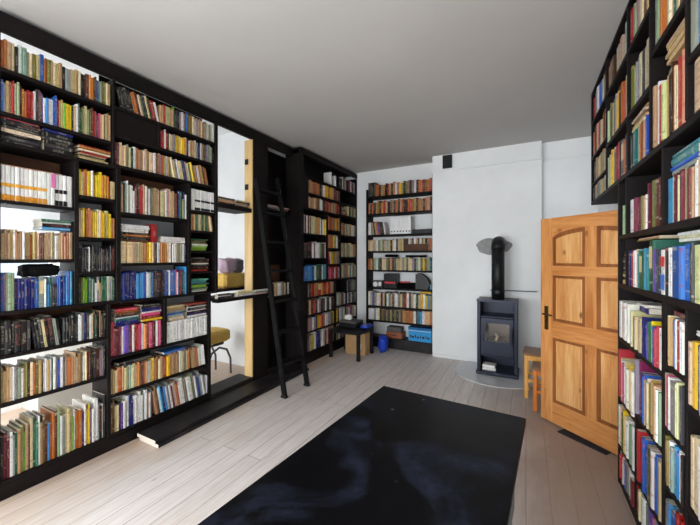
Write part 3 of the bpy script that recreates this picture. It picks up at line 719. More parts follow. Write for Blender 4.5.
for b in BOOKS:
    v, f, uv, pg = cover_geo(b)
    col = (*b['col'], b['seed'])
    if not b.get('solo'):
        Mx = b['M']
        rest.add([Mx @ Vector(p) for p in v], f, 0, col, uv)
        q = MB().box(*pg)
        rest.add([Mx @ Vector(p) for p in q.v], q.f, 1, (1,1,1,0))
        for (nm, rgb, v0, v1) in extras(b):
            q = MB().box(*band_box(b, v0, v1)); rest.add([Mx @ Vector(p) for p in q.v], q.f, 0, (*lin(rgb), 0))
        continue
    mb = MB().add(v, f, 0, col, uv)
    o = mb.build(b['kind'], M['book']); o.matrix_world = b['M']
    MB().box(*pg).build('page_block', M['paper'], o)
    for (nm, rgb, v0, v1) in extras(b):
        MB().add(*(lambda q: (q.v, q.f))(MB().box(*band_box(b, v0, v1))), 0, (*lin(rgb), 0)).build(nm, M['book'], o)
    d, t, hh, h0, mode = b['desc']
    size = ''
    if mode == 'flat': size = 'flat'
    elif t < .0135: size = 'slim'
    elif t > .032: size = 'thick'
    elif hh > h0*1.07: size = 'tall'
    elif hh < h0*.93: size = 'short'
    if mode in '<>' and not size: size = 'leaning'
    ex = b['extra']
    tail = {'orange_bands': ' with orange bands', 'black_bands': ' with black bands', 'enc_bands': '', 'pink_patch': ' with pink patch', 'label': ''}.get(ex, '')
    noun = {'book': 'book', 'booklet': 'booklet', 'journal': 'journal'+tail, 'encyclopedia': 'encyclopedia volume'}[b['kind']]
    lab = f"{size} {PAL[b['code']][0]} {noun}, {d}".strip()
    if len(re.findall(r"[A-Za-z0-9][A-Za-z0-9'-]*", lab)) > 16: lab = lab.replace('counting ', '')
    if len(re.findall(r"[A-Za-z0-9][A-Za-z0-9'-]*", lab)) > 16: print('LONG', lab)
    if lab in SEEN: print('DUP LABEL', lab)
    SEEN[lab] = 1
    tag(o, lab, {'encyclopedia': 'book', 'journal': 'journal'}.get(b['kind'], b['kind']), GROUPS[b['kind']])
if rest.v:
    o = rest.build('books', [M['book'], M['paper']])
    tag(o, 'remaining rows of smaller and farther books filling the shelves of all bookcases', 'books', None, 'stuff')
print('BOOKS', len(BOOKS), 'solo', sum(1 for b in BOOKS if b.get('solo')), {k: sum(1 for b in BOOKS if b.get('solo') and b['kind'] == k) for k in GROUPS})

# ------------------------------------------------------------------ bookcases
def board(par, name, x0, x1, y0, y1, z0, z1, m='black', c=.003):
    return MB().cbox(x0, x1, y0, y1, z0, z1, c).build(name, M[m], par)
TH = .025
DEP = .245
def Lshelf(par, y0, y1, z, m='black', th=TH, xf=XL, dep=DEP): board(par, 'shelf', xf-dep, xf, y0, y1, Z(z)-th, Z(z), m)
def Lpost(par, y0, y1, z0, z1, xf=XL, dep=DEP, name='upright'): board(par, name, xf-dep, xf, y0, y1, Z(z0), Z(z1))
def Lback(par, y0, y1, z0, z1, m, xf=XL, dep=DEP): MB().box(xf-dep-.012, xf-dep-.0005, y0, y1, Z(z0), Z(z1)).build('back_panel', M[m], par)

lc = thing('bookcase', 'long black floor-to-ceiling bookcase with two wide bays, between the floor boards and ceiling', 'bookcase', 'black built-in bookcases', (XL, .8, 0))
def inv(par, objs=None): pass
LC = lc
# helper: children were built in world coordinates, so give every case an identity transform
lc.location = (0,0,0)
Lpost(lc, .786, .814, -1.6, 1.495)
Lpost(lc, 1.435, 1.464, -1.6, -.38); Lpost(lc, 1.505, 1.540, -.354, .764); Lpost(lc, 1.475, 1.495, .776, 1.495)
Lpost(lc, 2.415, 2.447, -1.6, -.39); Lpost(lc, 2.505, 2.540, -.364, 1.495)
Lpost(lc, 1.213, 1.243, -.354, .749, name='divider'); Lpost(lc, 2.170, 2.205, -.364, .764, name='divider')
Lpost(lc, 1.860, 1.886, 1.0455, 1.254, name='divider'); Lpost(lc, 1.918, 1.947, -.827, -.391, name='divider')
for z in (1.26, .97, .775): Lshelf(lc, .8145, 1.4745 if z > .9 else 1.5045, z)
for z in (.385, -.01): Lshelf(lc, .8145, 1.2125, z)
for z in (.49, .165, -.11): Lshelf(lc, 1.2435, 1.5045, z)
Lshelf(lc, .8145, 1.541, -.355)
for z in (-.645, -.965, -1.475): Lshelf(lc, .8145, 1.4345, z)
Lshelf(lc, 1.4955, 2.5045, 1.28); Lshelf(lc, 1.4955, 2.5045, 1.045); Lshelf(lc, 1.4955, 2.5045, .79)
Lshelf(lc, 1.5405, 2.1695, .395); Lshelf(lc, 2.2055, 2.5045, .50); Lshelf(lc, 2.2055, 2.5045, .29); Lshelf(lc, 1.5405, 2.1695, -.045)
for z in (.0775, -.14): Lshelf(lc, 2.2055, 2.5045, z)
Lshelf(lc, 1.5415, 2.54, -.365)
for z in (-.828, -1.145, -1.47): Lshelf(lc, 1.4645, 2.4145, z)
board(lc, 'plinth', XL-.03, XL+.002, .786, 2.447, 0, Z(-1.5)+.0, 'black')
board(lc, 'fascia', XL-.03, XL+.004, .786, 2.54, Z(1.497), Z(1.625), 'black')
board(lc, 'top_board', XL-DEP, XL-.0305, .786, 2.54, Z(1.60), Z(1.625), 'black')
board(lc, 'blank_panel', XL-.03, XL-.012, 1.4955, 1.8595, Z(1.0455), Z(1.254), 'black')
Lback(lc, .83, 1.48, .75, 1.24, 'brown'); Lback(lc, .83, 1.23, .385, .749, 'brown'); Lback(lc, 1.24, 1.51, .62, .75, 'brown')
Lback(lc, 1.24, 1.51, -.355, .49, 'greypanel'); Lback(lc, 1.24, 1.51, .491, .619, 'black')
Lback(lc, .83, 1.45, -.645, -.38, 'brown')
Lback(lc, 1.49, 2.52, .79, 1.6, 'black'); Lback(lc, 1.53, 2.18, .395, .78, 'brown'); Lback(lc, 1.53, 2.18, -.365, .37, 'greypanel')
Lback(lc, 2.181, 2.52, -.365, .78, 'black'); Lback(lc, 1.455, 1.93, -.828, -.39, 'brown'); Lback(lc, 1.931, 2.43, -1.17, -.39, 'greypanel'); Lback(lc, 1.455, 1.93, -1.145, -.829, 'black')
# opening to the side room and the black recess beside it
pc = thing('shelving_portal', 'black portal with book ledges around an opening, pine lined, and a black recess', 'shelving')
board(pc, 'fascia', XL-.03, XL+.004, 2.542, 3.868, Z(1.497), Z(1.625))
board(pc, 'top_board', XL-DEP, XL-.0305, 2.542, 3.868, Z(1.60), Z(1.625))
board(pc, 'upright', XL-.13, XL, 3.075, 3.345, .0, Z(1.496)); board(pc, 'upright', XL-.239, XL-.1305, 3.30, 3.345, .0, Z(1.496))
MB().cbox(XL-.13, XL-.001, 3.056, 3.0745, .0, Z(1.496), .002).build('pine_lining', M['jamb'], pc)
for z in (Z(.9), Z(1.22)): MB().cbox(XL-.115, XL-.06, 3.044, 3.0555, z-.035, z+.035, .003).build('hinge', M['iron'], pc)
board(pc, 'ledge', XL-.30, XL, 2.5415, 3.055, Z(.62)-.05, Z(.62))
board(pc, 'ledge', XL-.314, XL, 2.5415, 3.055, Z(-.455)-.04, Z(-.455))
board(pc, 'ledge', XL+.006, XL+.105, 2.45, 3.325, Z(-.455)-.035, Z(-.455)); board(pc, 'ledge', XL-.80, XL-.315, 2.5415, 3.50, Z(-.395)-.03, Z(-.395))
board(pc, 'sill', XL-.25, XL+.002, 2.449, 3.0745, 0, Z(-1.5), 'blackdusty')
board(pc, 'recess_back', XL-.258, XL-.24, 3.346, 4.10, .0005, Z(1.55))
for z in (.67, -.53): board(pc, 'shelf', XL-.2395, XL-.02, 3.346, 3.858, Z(z)-.025, Z(z))
board(pc, 'threshold', XL-.2395, XL+.002, 3.346, 3.86, 0, Z(-1.49), 'blackdusty')
MB().cbox(XL-.2395, XL-.22, 3.36, 3.84, Z(-.34), Z(-.1), .002).build('brown_panel', M['brown'], pc)
# corner bay
XC = -2.90
cc = thing('bookcase', 'black corner bookcase with narrow uneven columns of shelves behind the small black table', 'bookcase', 'black built-in bookcases')
Cd = .26
def Cs(y0, y1, z): Lshelf(cc, y0, y1, z, xf=XC, dep=Cd, th=.022)
def Cp(y0, y1, z0, z1, name='divider'): Lpost(cc, y0, y1, z0, z1, XC, Cd, name)
Cp(3.87, 3.96, -1.6, 1.54, 'upright'); Cp(5.672+.02, 5.698, -1.6, 1.54, 'upright')
Cs(3.961, 5.69, 1.24-.0); Cs(3.961, 5.69, .995); Cs(3.961, 5.066, .765); Cs(5.084, 5.69, .78); Cs(5.067, 5.083, .765)
Cs(3.961, 4.62, .375); Cs(3.961, 4.62, 0); Cs(3.961, 5.69, -.365)
Cs(4.641, 5.06, .475); Cs(4.641, 5.06, .17); Cs(4.641, 5.06, -.10)
Cs(5.071, 5.69, .415); Cs(5.071, 5.69, .02)
Cs(3.961, 4.875, -.60); Cs(3.961, 4.875, -.87); Cs(3.961, 5.69, -1.12); Cs(3.961, 5.69, -1.43)
Cs(4.901, 5.69, -.84); Cs(5.295, 5.69, -.62)
Cp(4.621, 4.64, -.364, .737); Cp(5.061, 5.07, -.364, .737); Cp(4.876, 4.90, -1.119, -.388); Cp(5.277, 5.294, -.839, -.388)
Cp(3.961, 4.06, -1.119, -.388, 'filler'); Cp(3.961, 4.05, -1.429, -1.143, 'filler'); Cp(3.961, 4.08, .761, 1.217, 'filler')
Cp(4.876, 4.90, -1.429, -1.143); Cp(5.065, 5.085, .762, .967)
board(cc, 'plinth', XC-.03, XC+.001, 3.87, 5.695, 0, Z(-1.455))
board(cc, 'fascia', XC-.03, XC+.004, 3.87, 5.698, Z(1.541), Z(1.625))
board(cc, 'top_board', XC-Cd, XC-.0305, 3.87, 5.698, Z(1.60), Z(1.625))
MB().box(XC-Cd-.012, XC-Cd-.0005, 3.87, 5.698, 0, Z(1.6)).build('back_panel', M['black'], cc)
# the rows on 1.0/.77 shelves rest on boards a hair lower
# alcove bookcase
ac = thing('bookcase', 'black open-topped bookcase filling the alcove beside the white chimney breast', 'bookcase', 'black built-in bookcases')
AY = 5.44
def Ash(z, th=.03): MB().cbox(-2.551, -1.374, AY, YB-.005, Z(z)-th, Z(z), .003).build('shelf', M['black'], ac)
for z in (1.115, .80, .42, .125, -.215, -.535, -.86, -1.12): Ash(z)
MB().cbox(-2.585, -2.552, AY-.002, YB-.005, 0, Z(1.25), .003).build('side_panel', M['black'], ac)
MB().cbox(-1.373, -1.350, AY-.002, YB-.005, 0, Z(1.42), .003).build('side_panel', M['black'], ac)
MB().cbox(-2.551, -1.374, AY, YB-.005, Z(-1.45), Z(-1.42), .003).build('bottom_board', M['blackdusty'], ac)
MB().cbox(-2.551, -1.374, AY, AY+.02, 0, Z(-1.4505), .003).build('plinth', M['blackdusty'], ac)
# tall bookcase by the door
rc = thing('bookcase', 'tall black bookcase of uneven cubbies beside and above the open pine door', 'bookcase', 'black built-in bookcases')
RX1 = XW - .003
def Rs(y0, y1, z, th=.032): MB().cbox(XR, RX1, y0, y1, Z(z)-th, Z(z), .003).build('shelf', M['black'], rc)
def Rp(y0, y1, z0, z1, name='divider', x0=XR): MB().cbox(x0, RX1, y0, y1, Z(z0), Z(z1), .003).build(name, M['black'], rc)
Rp(2.95, 2.982, -1.6, .532, 'side_panel'); Rp(4.05, 4.075, .566, 1.63, 'side_panel'); Rp(1.24, 1.27, -1.6, 1.63, 'side_panel')
MB().cbox(XR, RX1, 1.2705, 4.075, Z(.533), Z(.565), .003).build('shelf', M['black'], rc)
MB().cbox(XR, RX1, 1.2705, 4.075, Z(1.6305), Z(1.65), .003).build('top_board', M['black'], rc)
Rp(3.365, 3.388, .566, 1.63); Rp(2.725, 2.747, .566, 1.63); Rp(2.285, 2.307, .566, 1.63); Rp(1.835, 1.857, .566, 1.63)
for z in (.74, 1.0, 1.35): Rs(3.389, 4.049, z, .02)
for z in (.93, 1.35): Rs(2.748, 3.364, z); Rs(2.308, 2.724, z)
Rs(1.858, 2.284, 1.085)
Rs(1.2705, 1.834, .82)
Rs(1.2705, 2.949, .16); Rp(2.757, 2.78, .161, .5325); Rp(2.10, 2.122, .161, .5325)
Rs(1.2705, 2.949, -.18); Rp(2.757, 2.78, -.179, .1275); Rp(2.022, 2.037, -.179, .1275, x0=XR+.1)
Rs(2.123, 2.949, -.55); Rs(1.858, 2.071, -.49); Rs(1.2705, 1.834, -.59)
Rp(2.072, 2.122, -1.6+.085, -.2125); Rp(1.835, 1.857, -1.6+.085, -.2125)
Rs(2.572, 2.949, -.97); Rs(2.123, 2.539, -.92); Rs(1.858, 2.071, -.785)
Rp(2.54, 2.571, -1.519, -.5825)
Rs(2.572, 2.949, -1.30); Rs(2.123, 2.539, -1.30); Rs(1.858, 2.071, -1.05); Rs(1.2705, 1.834, -1.0); Rs(1.858, 2.071, -1.40); 
MB().cbox(XR+.004, RX1, 1.2705, 2.949, 0, Z(-1.52), .003).build('plinth', M['black'], rc)
MB().box(RX1-.004, RX1+.002, 1.2705, 2.949, Z(-1.5), Z(.53)).build('back_panel', M['black'], rc)
MB().box(RX1-.004, RX1+.002, 1.2705, 4.05, Z(.57), Z(1.62)).build('back_panel', M['black'], rc)

# ------------------------------------------------------------------ the pine door
DW, DH, DT = .955, 1.985, .042
dr = bpy.data.objects.new('door_1', None); COL.objects.link(dr); dr['kind'] = 'structure'
hx, hy = .142, 3.80
dr.location = (hx, hy, .0); dr.rotation_euler = (0, 0, math.atan2(-.653, .758))
Z0 = .015
S1 = .125; MC0, MC1 = .43, .525
xs = [(S1, MC0), (MC1, DW-S1)]
rows_ = [(.115, .40), (.475, .985), (1.05+.44, 1.0)]
zb = [(Z0+.20, Z0+.82), (Z0+.98, Z0+1.42), (Z0+1.51, Z0+1.86)]
leaf = MB(); rl = MB()
leaf.cbox(0, S1, -DT/2, DT/2, Z0, DH, .004); leaf.cbox(DW-S1, DW, -DT/2, DT/2, Z0, DH, .004)
leaf.cbox(MC0, MC1, -DT/2+.0005, DT/2-.0005, zb[0][0]-.004, zb[2][1]+.01, .002)
rl.cbox(S1-.001, DW-S1+.001, -DT/2+.0003, DT/2-.0003, Z0, zb[0][0], .002)
rl.cbox(S1-.001, DW-S1+.001, -DT/2+.0003, DT/2-.0003, zb[0][1], zb[1][0], .002)
rl.cbox(S1-.001, DW-S1+.001, -DT/2+.0003, DT/2-.0003, zb[1][1], zb[2][0], .002)
def arch(x):                                  # lower edge of the top rail: one bow over both panels
    c = DW/2; u = (x-c)/(c-S1)
    return zb[2][1] - .10*(1-math.sqrt(1-(.985*min(1,abs(u)))**2)) + .0
poly = [(S1-.001, DH)] ; N = 28
top = [(S1+(DW-2*S1)*i/N, arch(S1+(DW-2*S1)*i/N)) for i in range(N+1)]
for i in range(N):
    (xa, za), (xb, zb_) = top[i], top[i+1]
    rl.prism([(xa, za), (xb, zb_), (xb, DH), (xa, DH)], -DT/2+.0003, DT/2-.0003, 'y')
leaf.build('stile', M['pine'], dr); rl.build('rail', M['pinex'], dr)
for (x0, x1) in xs:
    for r, (z0, z1) in enumerate(zb):
        zt_ = (lambda x: arch(x)) if r == 2 else (lambda x, z1=z1: z1)
        n = 12 if r == 2 else 1
        pn = MB(); bd = MB()
        def strip(mb, xa, xb, fz0, fz1, d):
            k = n
            for i in range(k):
                a_, b_ = xa+(xb-xa)*i/k, xa+(xb-xa)*(i+1)/k
                mb.prism([(a_, fz0(a_)), (b_, fz0(b_)), (b_, fz1(b_)), (a_, fz1(a_))], -d, d, 'y')
        strip(pn, x0-.002, x1+.002, lambda x: z0-.002, lambda x: zt_(x)+.002, .007)
        strip(pn, x0+.045, x1-.045, lambda x: z0+.045, lambda x: zt_(x)-.045, .014)
        # dark stained bead round the panel
        w_ = .026; d = .0165
        bd.box(x0, x0+w_, -d, d, z0, zt_(x0+w_)-.0); bd.box(x1-w_, x1, -d, d, z0, min(zt_(x1-w_), zt_(x1)) if r == 2 else z1)
        bd.box(x0+w_, x1-w_, -d, d, z0, z0+w_); strip(bd, x0+w_, x1-w_, lambda x: zt_(x)-w_-(.012 if r == 2 else 0), lambda x: zt_(x)-.0005, d)
        p = pn.build('panel', M['pinepanel'], dr); bd.build('bead', M['pinedark'], p)
for sd in (-1, 1):
    hp = MB(); y = sd*(DT/2+.003)
    hp.cbox(.045, .085, y-.003, y+.003, .90, 1.13, .002)
    ph = hp.build('handle_plate', M['brass'], dr)
    hd = MB(); hd.tube([(.065, y, 1.055), (.065, sd*(DT/2+.045), 1.055)], .009, 10); hd.tube([(.058, sd*(DT/2+.045), 1.055), (.10, sd*(DT/2+.05), 1.058), (.155, sd*(DT/2+.048), 1.05)], [.009,.008,.006], 10)
    hd.build('handle', M['brass'], ph)
struct('trim_3', MB().box(.846, XW-.0005, 3.12, 3.199, 0, 2.1).box(.846, XW-.0005, 4.161, 4.24, 0, 2.1).box(.846, XW-.0005, 3.12, 4.24, 2.031, 2.1), M['jamb'])
mt = MB().cbox(.34, .80, 3.64, 3.86, 0, .008, .003)
o = MB().cbox(-.20, .20, -.15, .15, 0, .008, .003).build('floor_mat', M['umbra']); o.location = (.50, 3.56, 0.0005); o.rotation_euler = (0,0,math.radians(-36))
tag(o, 'dark rubber mat lying on the boards under the open pine door', 'mat')

# ------------------------------------------------------------------ big black table
ta = thing('table', 'large scuffed black table with bare top in the middle of the room', 'table', None, (-.838, 2.033, 0), math.radians(-3.8))
TL, TW, TZ = 1.66, .84, .75
MB().cbox(0, TW, -TL, 0, TZ-.032, TZ, .004).build('tabletop', M['table'], ta)
MB().cbox(.05, TW-.05, -TL+.05, -.05, TZ-.12, TZ-.0325, .003).build('apron', M['iron'], ta)
MB().cbox(TW+.0005, TW+.0035, -TL, -.62, TZ-.075, TZ-.004, .001).build('edge_strip', M['greycase'], ta)
for (x, y) in ((.09,-.09),(TW-.09,-.09),(.09,-TL+.09),(TW-.09,-TL+.09)):
    MB().cbox(x-.03, x+.03, y-.03, y+.03, 0, TZ-.1205, .004).build('leg', M['iron'], ta)
MB().cbox(.04, .23, -1.352, -1.348, TZ, TZ+.0012, .0004).build('scratch_line', M['greycase'], ta)
for (x, y, r) in ((.19,-1.26,.006), (.205,-1.31,.005), (.075,-1.38,.009)):
    MB().tube([(x,y,TZ),(x,y,TZ+.0015)], r, 10).build('screw_head', M['whiteplastic'], ta)

# ------------------------------------------------------------------ planks on the floor along the bookcase
for (i, (x0, x1, y0, z0, lab)) in enumerate(((-2.99, -2.72, 1.665, .0005, 'lower black-painted plank lying on the floor along the long bookcase'),
                                     (-3.01, -2.745, 1.655, .0315, 'upper black-painted plank lying on another one along the long bookcase'))):
    pl = MB().cbox(x0, x1, y0+.0015, 3.84, z0, z0+.030, .002)
    o = pl.build('plank', M['blackdusty']); tag(o, lab, 'plank', 'black planks on the floor')
    MB().box(x0+.001, x1-.001, y0, y0+.0012, z0+.001, z0+.029).build('sawn_end', M['rawwood'], o)

# ------------------------------------------------------------------ ladder
ld = thing('ladder', 'black wooden ladder leaning against the tall shelves beside the black recess', 'ladder')
fA, fB = Vector((-2.43, 2.95, 0)), Vector((-2.41, 3.36, 0))
tA, tB = Vector((-2.975, 3.06, Z(1.0))), Vector((-2.975, 3.455, Z(1.08)))
for f_, t_ in ((fA, tA), (fB, tB)):
    MB().bar(f_+Vector((0,0,.012)), t_, .030, .058, (0,1,0)).build('rail', M['ladder'], ld)
    MB().cbox(f_.x-.045, f_.x+.035, f_.y-.022, f_.y+.022, .0005, .03, .004).build('foot', M['blackcase'], ld)
for zt_ in (.36, .72, 1.08, 1.44, 1.80, 2.16, 2.45):
    pA = fA + (tA-fA)*(zt_/tA.z); pB = fB + (tB-fB)*(zt_/tB.z)
    mb = MB(); mb.bar(pA+Vector((0,.017,0)), pB-Vector((0,.017,0)), .028, .10, (0,0,1)); mb.build('tread', M['ladder'], ld)

# ------------------------------------------------------------------ stove
SX, SY = -.345, 4.815
st = thing('wood_stove', 'dark grey steel wood stove with a glass door in front of the white chimney breast', 'stove', None, (SX, SY, .012))
W2, SD, SH = .25, .38, 1.02
def sb(name, x0, x1, y0, y1, z0, z1, m='metal', c=.006, par=None): return MB().cbox(x0, x1, y0, y1, z0, z1, c).build(name, M[m], par or st)
sb('base', -W2-.012, W2+.012, -.02, SD, 0, .05)
for sx in (-1, 1):
    x0, x1 = sorted((sx*W2, sx*(W2-.045))); sb('side_panel', x0, x1, 0, SD, .0505, SH-.0305)
MB().prism([(-W2-.006,-.01),(W2+.006,-.01),(W2+.006,SD),(-W2-.006,SD)], SH-.03, SH, 'z').build('top_plate', M['metal'], st)
sb('back_plate', -W2+.0455, W2-.0455, SD-.02, SD, .0505, SH-.0305)
sb('upper_shelf', -W2+.0455, W2-.0455, .008, SD-.021, .775, .80)
sb('lower_shelf', -W2+.0455, W2-.0455, .008, SD-.021, .245, .27)
# fire chamber, lined with brick, and the door in front of it
ch = MB(); ch.box(-.19,-.17, .05, .34, .29, .77); ch.box(.17,.19, .05, .34, .29, .77); ch.box(-.17,.17,.32,.34,.29,.77); ch.box(-.17,.17,.05,.32,.29,.40)
ch.build('fire_chamber', M['brick'], st)
dz0, dz1 = .275, .77
fd = MB(); yy0, yy1 = -.004, .03
fd.box(-.20, -.15, yy0, yy1, dz0, dz1); fd.box(.15, .20, yy0, yy1, dz0, dz1); fd.box(-.15, .15, yy0, yy1, dz0, .455); fd.box(-.15, .15, yy0, yy1, .705, dz1)
sdoor = fd.build('stove_door', M['metal'], st)
MB().box(-.149, .149, .010, .014, .4555, .7045).build('glass', M['glass'], sdoor)
MB().tube([(.185,-.03,.44),(.187,-.034,.52),(.187,-.034,.60),(.185,-.03,.66)], .009, 10).tube([(.185,-.004,.455),(.185,-.03,.455)], .006, 8).tube([(.185,-.004,.645),(.185,-.03,.645)], .006, 8).build('door_handle', M['iron'], sdoor)
eb = MB()
for k in range(26):
    x, y, r = random.uniform(-.13,.13), random.uniform(.09,.26), random.uniform(.012,.03)
    eb.tube([(x-r,y,.412+r*.4),(x+r*.3,y+r*.5,.412+r*.8),(x+r,y,.412+r*.4)], [r*.4,r*.8,r*.4], 6)
eb.build('embers', M['ash'], st)
MB().tube([(-.13,.15,.455),(-.02,.19,.47),(.08,.2,.462)], [.028,.032,.026], 9).build('log', M['log'], st)
MB().tube([(-.02,.11,.452),(.0,.13,.50),(-.03,.15,.545)], [.016,.02,.012], 8).build('log', M['logpale'], st)
fp = MB()
fp.tube([(0,.20,SH+.0005),(0,.20,1.72)], .084, 24)
fp.tube([(0,.20,1.705),(0,.205,1.745),(0,.23,1.785),(0,.27,1.805),(0,.32,1.81),(0,.525,1.81)], .089, 24)
fp.build('flue_pipe', M['pipe'], st, smooth=True)
MB().tube([(0,.20,1.10),(0,.20,1.14)], .087, 24).build('flue_collar', M['iron'], st)
for (y, nm, z, w_, d_, hh, lab) in ((.03, 'box', .2705-.22, .16, .15, .028, 'lower pale box in the open niche at the foot of the stove'), (.035, 'box', .0, .15, .14, .03, 'upper pale box in the open niche at the foot of the stove')):
    pass
for k, (x, y, z, w_, d_, hh, rz, lab) in enumerate(((SX-.105, SY+.11, .0635, .17, .15, .034, .06, 'lower pale paper packet in the niche at the foot of the stove'),
                                          (SX-.10, SY+.11, .0985, .16, .14, .036, -.1, 'upper pale paper packet in the niche at the foot of the stove'))):
    o = MB().cbox(-w_/2, w_/2, -d_/2, d_/2, 0, hh, .004).build('paper_packet', M['cardlabel']); o.location = (x, y, z); o.rotation_euler = (0,0,rz)
    tag(o, lab, 'packet', 'paper packets in the stove')
# grey mortar patch on the wall round the flue
pts = []
for k in range(40):
    an = 2*PI*k/40; rr = 1 + .05*math.sin(3*an+1) + .025*math.sin(7*an) + random.uniform(-.02,.02)
    pts.append((-.43+.245*rr*math.cos(an), 1.775+.125*rr*math.sin(an)))
o = MB().prism(pts, YC-.006, YC-.0005, 'y').build('trim_4', M['mortar']); o['kind'] = 'structure'
# round hearth plate
pts = []
for k in range(72):
    an = 2*PI*k/72; x, y = -.365+.55*math.cos(an), 4.97+.55*math.sin(an)
    pts.append((x, min(y, YC-.014)))
o = MB().prism(pts, .0005, .011, 'z').build('hearth_plate', M['hearth']); tag(o, 'round grey hearth plate lying on the boards under the wood stove', 'hearth plate')
# thin rail on the chimney wall behind the flue
rl = thing('wall_rail', 'thin dark steel rail fixed on the white chimney breast behind the flue', 'rail')
MB().tube([(-.47,YC-.05,Z(-.475)),(.14,YC-.05,Z(-.475))], .006, 8).build('rod', M['iron'], rl)
for x in (-.45, .10): MB().tube([(x,YC-.001,Z(-.475)),(x,YC-.044,Z(-.475))], .005, 8).build('bracket', M['iron'], rl)
# vent grille high on the chimney breast
vt = thing('vent_grille', 'small square black vent high on the chimney breast under the ceiling', 'vent')
MB().cbox(-1.175, -1.03, YC-.035, YC-.001, Z(1.43), Z(1.635), .003).build('housing', M['blackcase'], vt)
sl = MB()
for k in range(6): sl.box(-1.165, -1.04, YC-.041, YC-.0355, Z(1.445)+k*.03, Z(1.445)+k*.03+.012)
sl.build('slats', M['iron'], vt)

# ------------------------------------------------------------------ two pine stools by the door
def stool(x, y, rz, w_, d_, h_, mat, topm, lab):
    t = thing('stool', lab, 'stool', 'pine stools by the door', (x, y, 0), rz)
    MB().cbox(-w_/2, w_/2, -d_/2, d_/2, h_-.028, h_, .006).build('seat', M[topm], t)
    for sx in (-1,1):
        for sy in (-1,1):
            cx, cy = sx*(w_/2-.035), sy*(d_/2-.035)
            MB().cbox(cx-.019, cx+.019, cy-.019, cy+.019, 0.0005, h_-.0285, .004).build('leg', M[mat], t)
    ap = MB()
    for sy in (-1,1): ap.box(-w_/2+.055, w_/2-.055, sy*(d_/2-.035)-.009, sy*(d_/2-.035)+.009, h_-.085, h_-.029)
    for sx in (-1,1): ap.box(sx*(w_/2-.035)-.009, sx*(w_/2-.035)+.009, -d_/2+.055, d_/2-.055, h_-.085, h_-.029)
    ap.build('apron', M[mat], t)
    sr = MB()
    for sx in (-1,1): sr.box(sx*(w_/2-.035)-.009, sx*(w_/2-.035)+.009, -d_/2+.055, d_/2-.055, .17, .20)
    for sy in (-1,1): sr.box(-w_/2+.055, w_/2-.055, sy*(d_/2-.035)-.009, sy*(d_/2-.035)+.009, .19, .22)
    sr.build('stretcher', M[mat], t)
stool(.155, 4.39, -.06, .36, .34, .52, 'stool', 'stooltop', 'taller pale pine stool with worn brown seat behind the open door')
stool(.205, 4.03, -.06, .30, .26, .46, 'stoolorange', 'stooltop', 'shorter orange pine stool standing right behind the open door')

# ------------------------------------------------------------------ small black table in the corner and what stands on and under it
sm = thing('side_table', 'low square black side table standing in the corner before the shelves', 'table', None, (-2.53, 4.775, 0))
hw = .275
MB().cbox(-hw, hw, -hw, hw, .405, .455, .004).build('tabletop', M['iron'], sm)
for sx in (-1,1):
    for sy in (-1,1):
        cx, cy = sx*(hw-.027), sy*(hw-.027); MB().cbox(cx-.025, cx+.025, cy-.025, cy+.025, .0005, .4045, .004).build('leg', M['iron'], sm)
bx = thing('cardboard_box', 'plain cardboard box with white label on the floor under the side table', 'box')
MB().cbox(-2.68, -2.31, 4.83, 5.12, .0005, .36, .004).build('carton', M['card'], bx)
MB().box(-2.44, -2.39, 4.8275, 4.8295, .10, .19).build('label', M['cardlabel'], bx)
# black case on the table
cs = thing('equipment_case', 'black hard case with grey lid edge on the corner side table', 'case')
MB().cbox(-2.74, -2.42, 4.72, 4.98, .4555, .53, .006).build('case_body', M['blackcase'], cs)
MB().cbox(-2.74, -2.42, 4.72, 4.98, .5305, .56, .006).build('case_lid', M['greycase'], cs)
def crumple(name, mat, c, r, lab, cat, n=3, seed=1, ex=.7):
    import bmesh
    rn = random.Random(seed); bm = bmesh.new(); bmesh.ops.create_icosphere(bm, subdivisions=n, radius=1)
    ph = [(rn.uniform(3,7), rn.uniform(0,6.28), rn.randrange(3)) for _ in range(7)]
    for v in bm.verts:
        p = v.co.copy(); k = 1 + sum(.05*math.sin(f*p[a_]*1.3+q+2*p[(a_+1)%3]) for f, q, a_ in ph)
        p = Vector((math.copysign(abs(p.x)**ex, p.x), math.copysign(abs(p.y)**ex, p.y), math.copysign(abs(p.z)**ex, p.z)))*k
        z = max(-1, min(1.1, p.z))
        v.co = Vector((p.x*r[0], p.y*r[1], z*r[2]))
    for a_ in range(3):
        lo = min(v.co[a_] for v in bm.verts); hi = max(v.co[a_] for v in bm.verts)
        for v in bm.verts: v.co[a_] = ((v.co[a_]-lo)/(hi-lo)*2-1)*r[a_]
    me = bpy.data.meshes.new(name); bm.to_mesh(me); bm.free(); me.materials.append(M[mat]); me.polygons.foreach_set('use_smooth', [True]*len(me.polygons))
    o = bpy.data.objects.new(name, me); COL.objects.link(o); o.location = c
    return tag(o, lab, cat)
crumple('plastic_bag', 'blueplastic', (-2.30, 4.86, .4555+.036), (.075,.14,.033), 'crumpled blue plastic bag lying on the corner side table', 'bag', 3, 3)
crumple('plastic_bag', 'blueplastic', (-2.13, 5.16, .15), (.08,.10,.148), 'blue plastic sack on the floor between side table and alcove shelves', 'bag', 3, 5)
crumple('paper_bag', 'cardlabel', (-2.64, 4.86, .5605+.045), (.07,.05,.045), 'small crumpled white bag on the black case', 'bag', 3, 8)

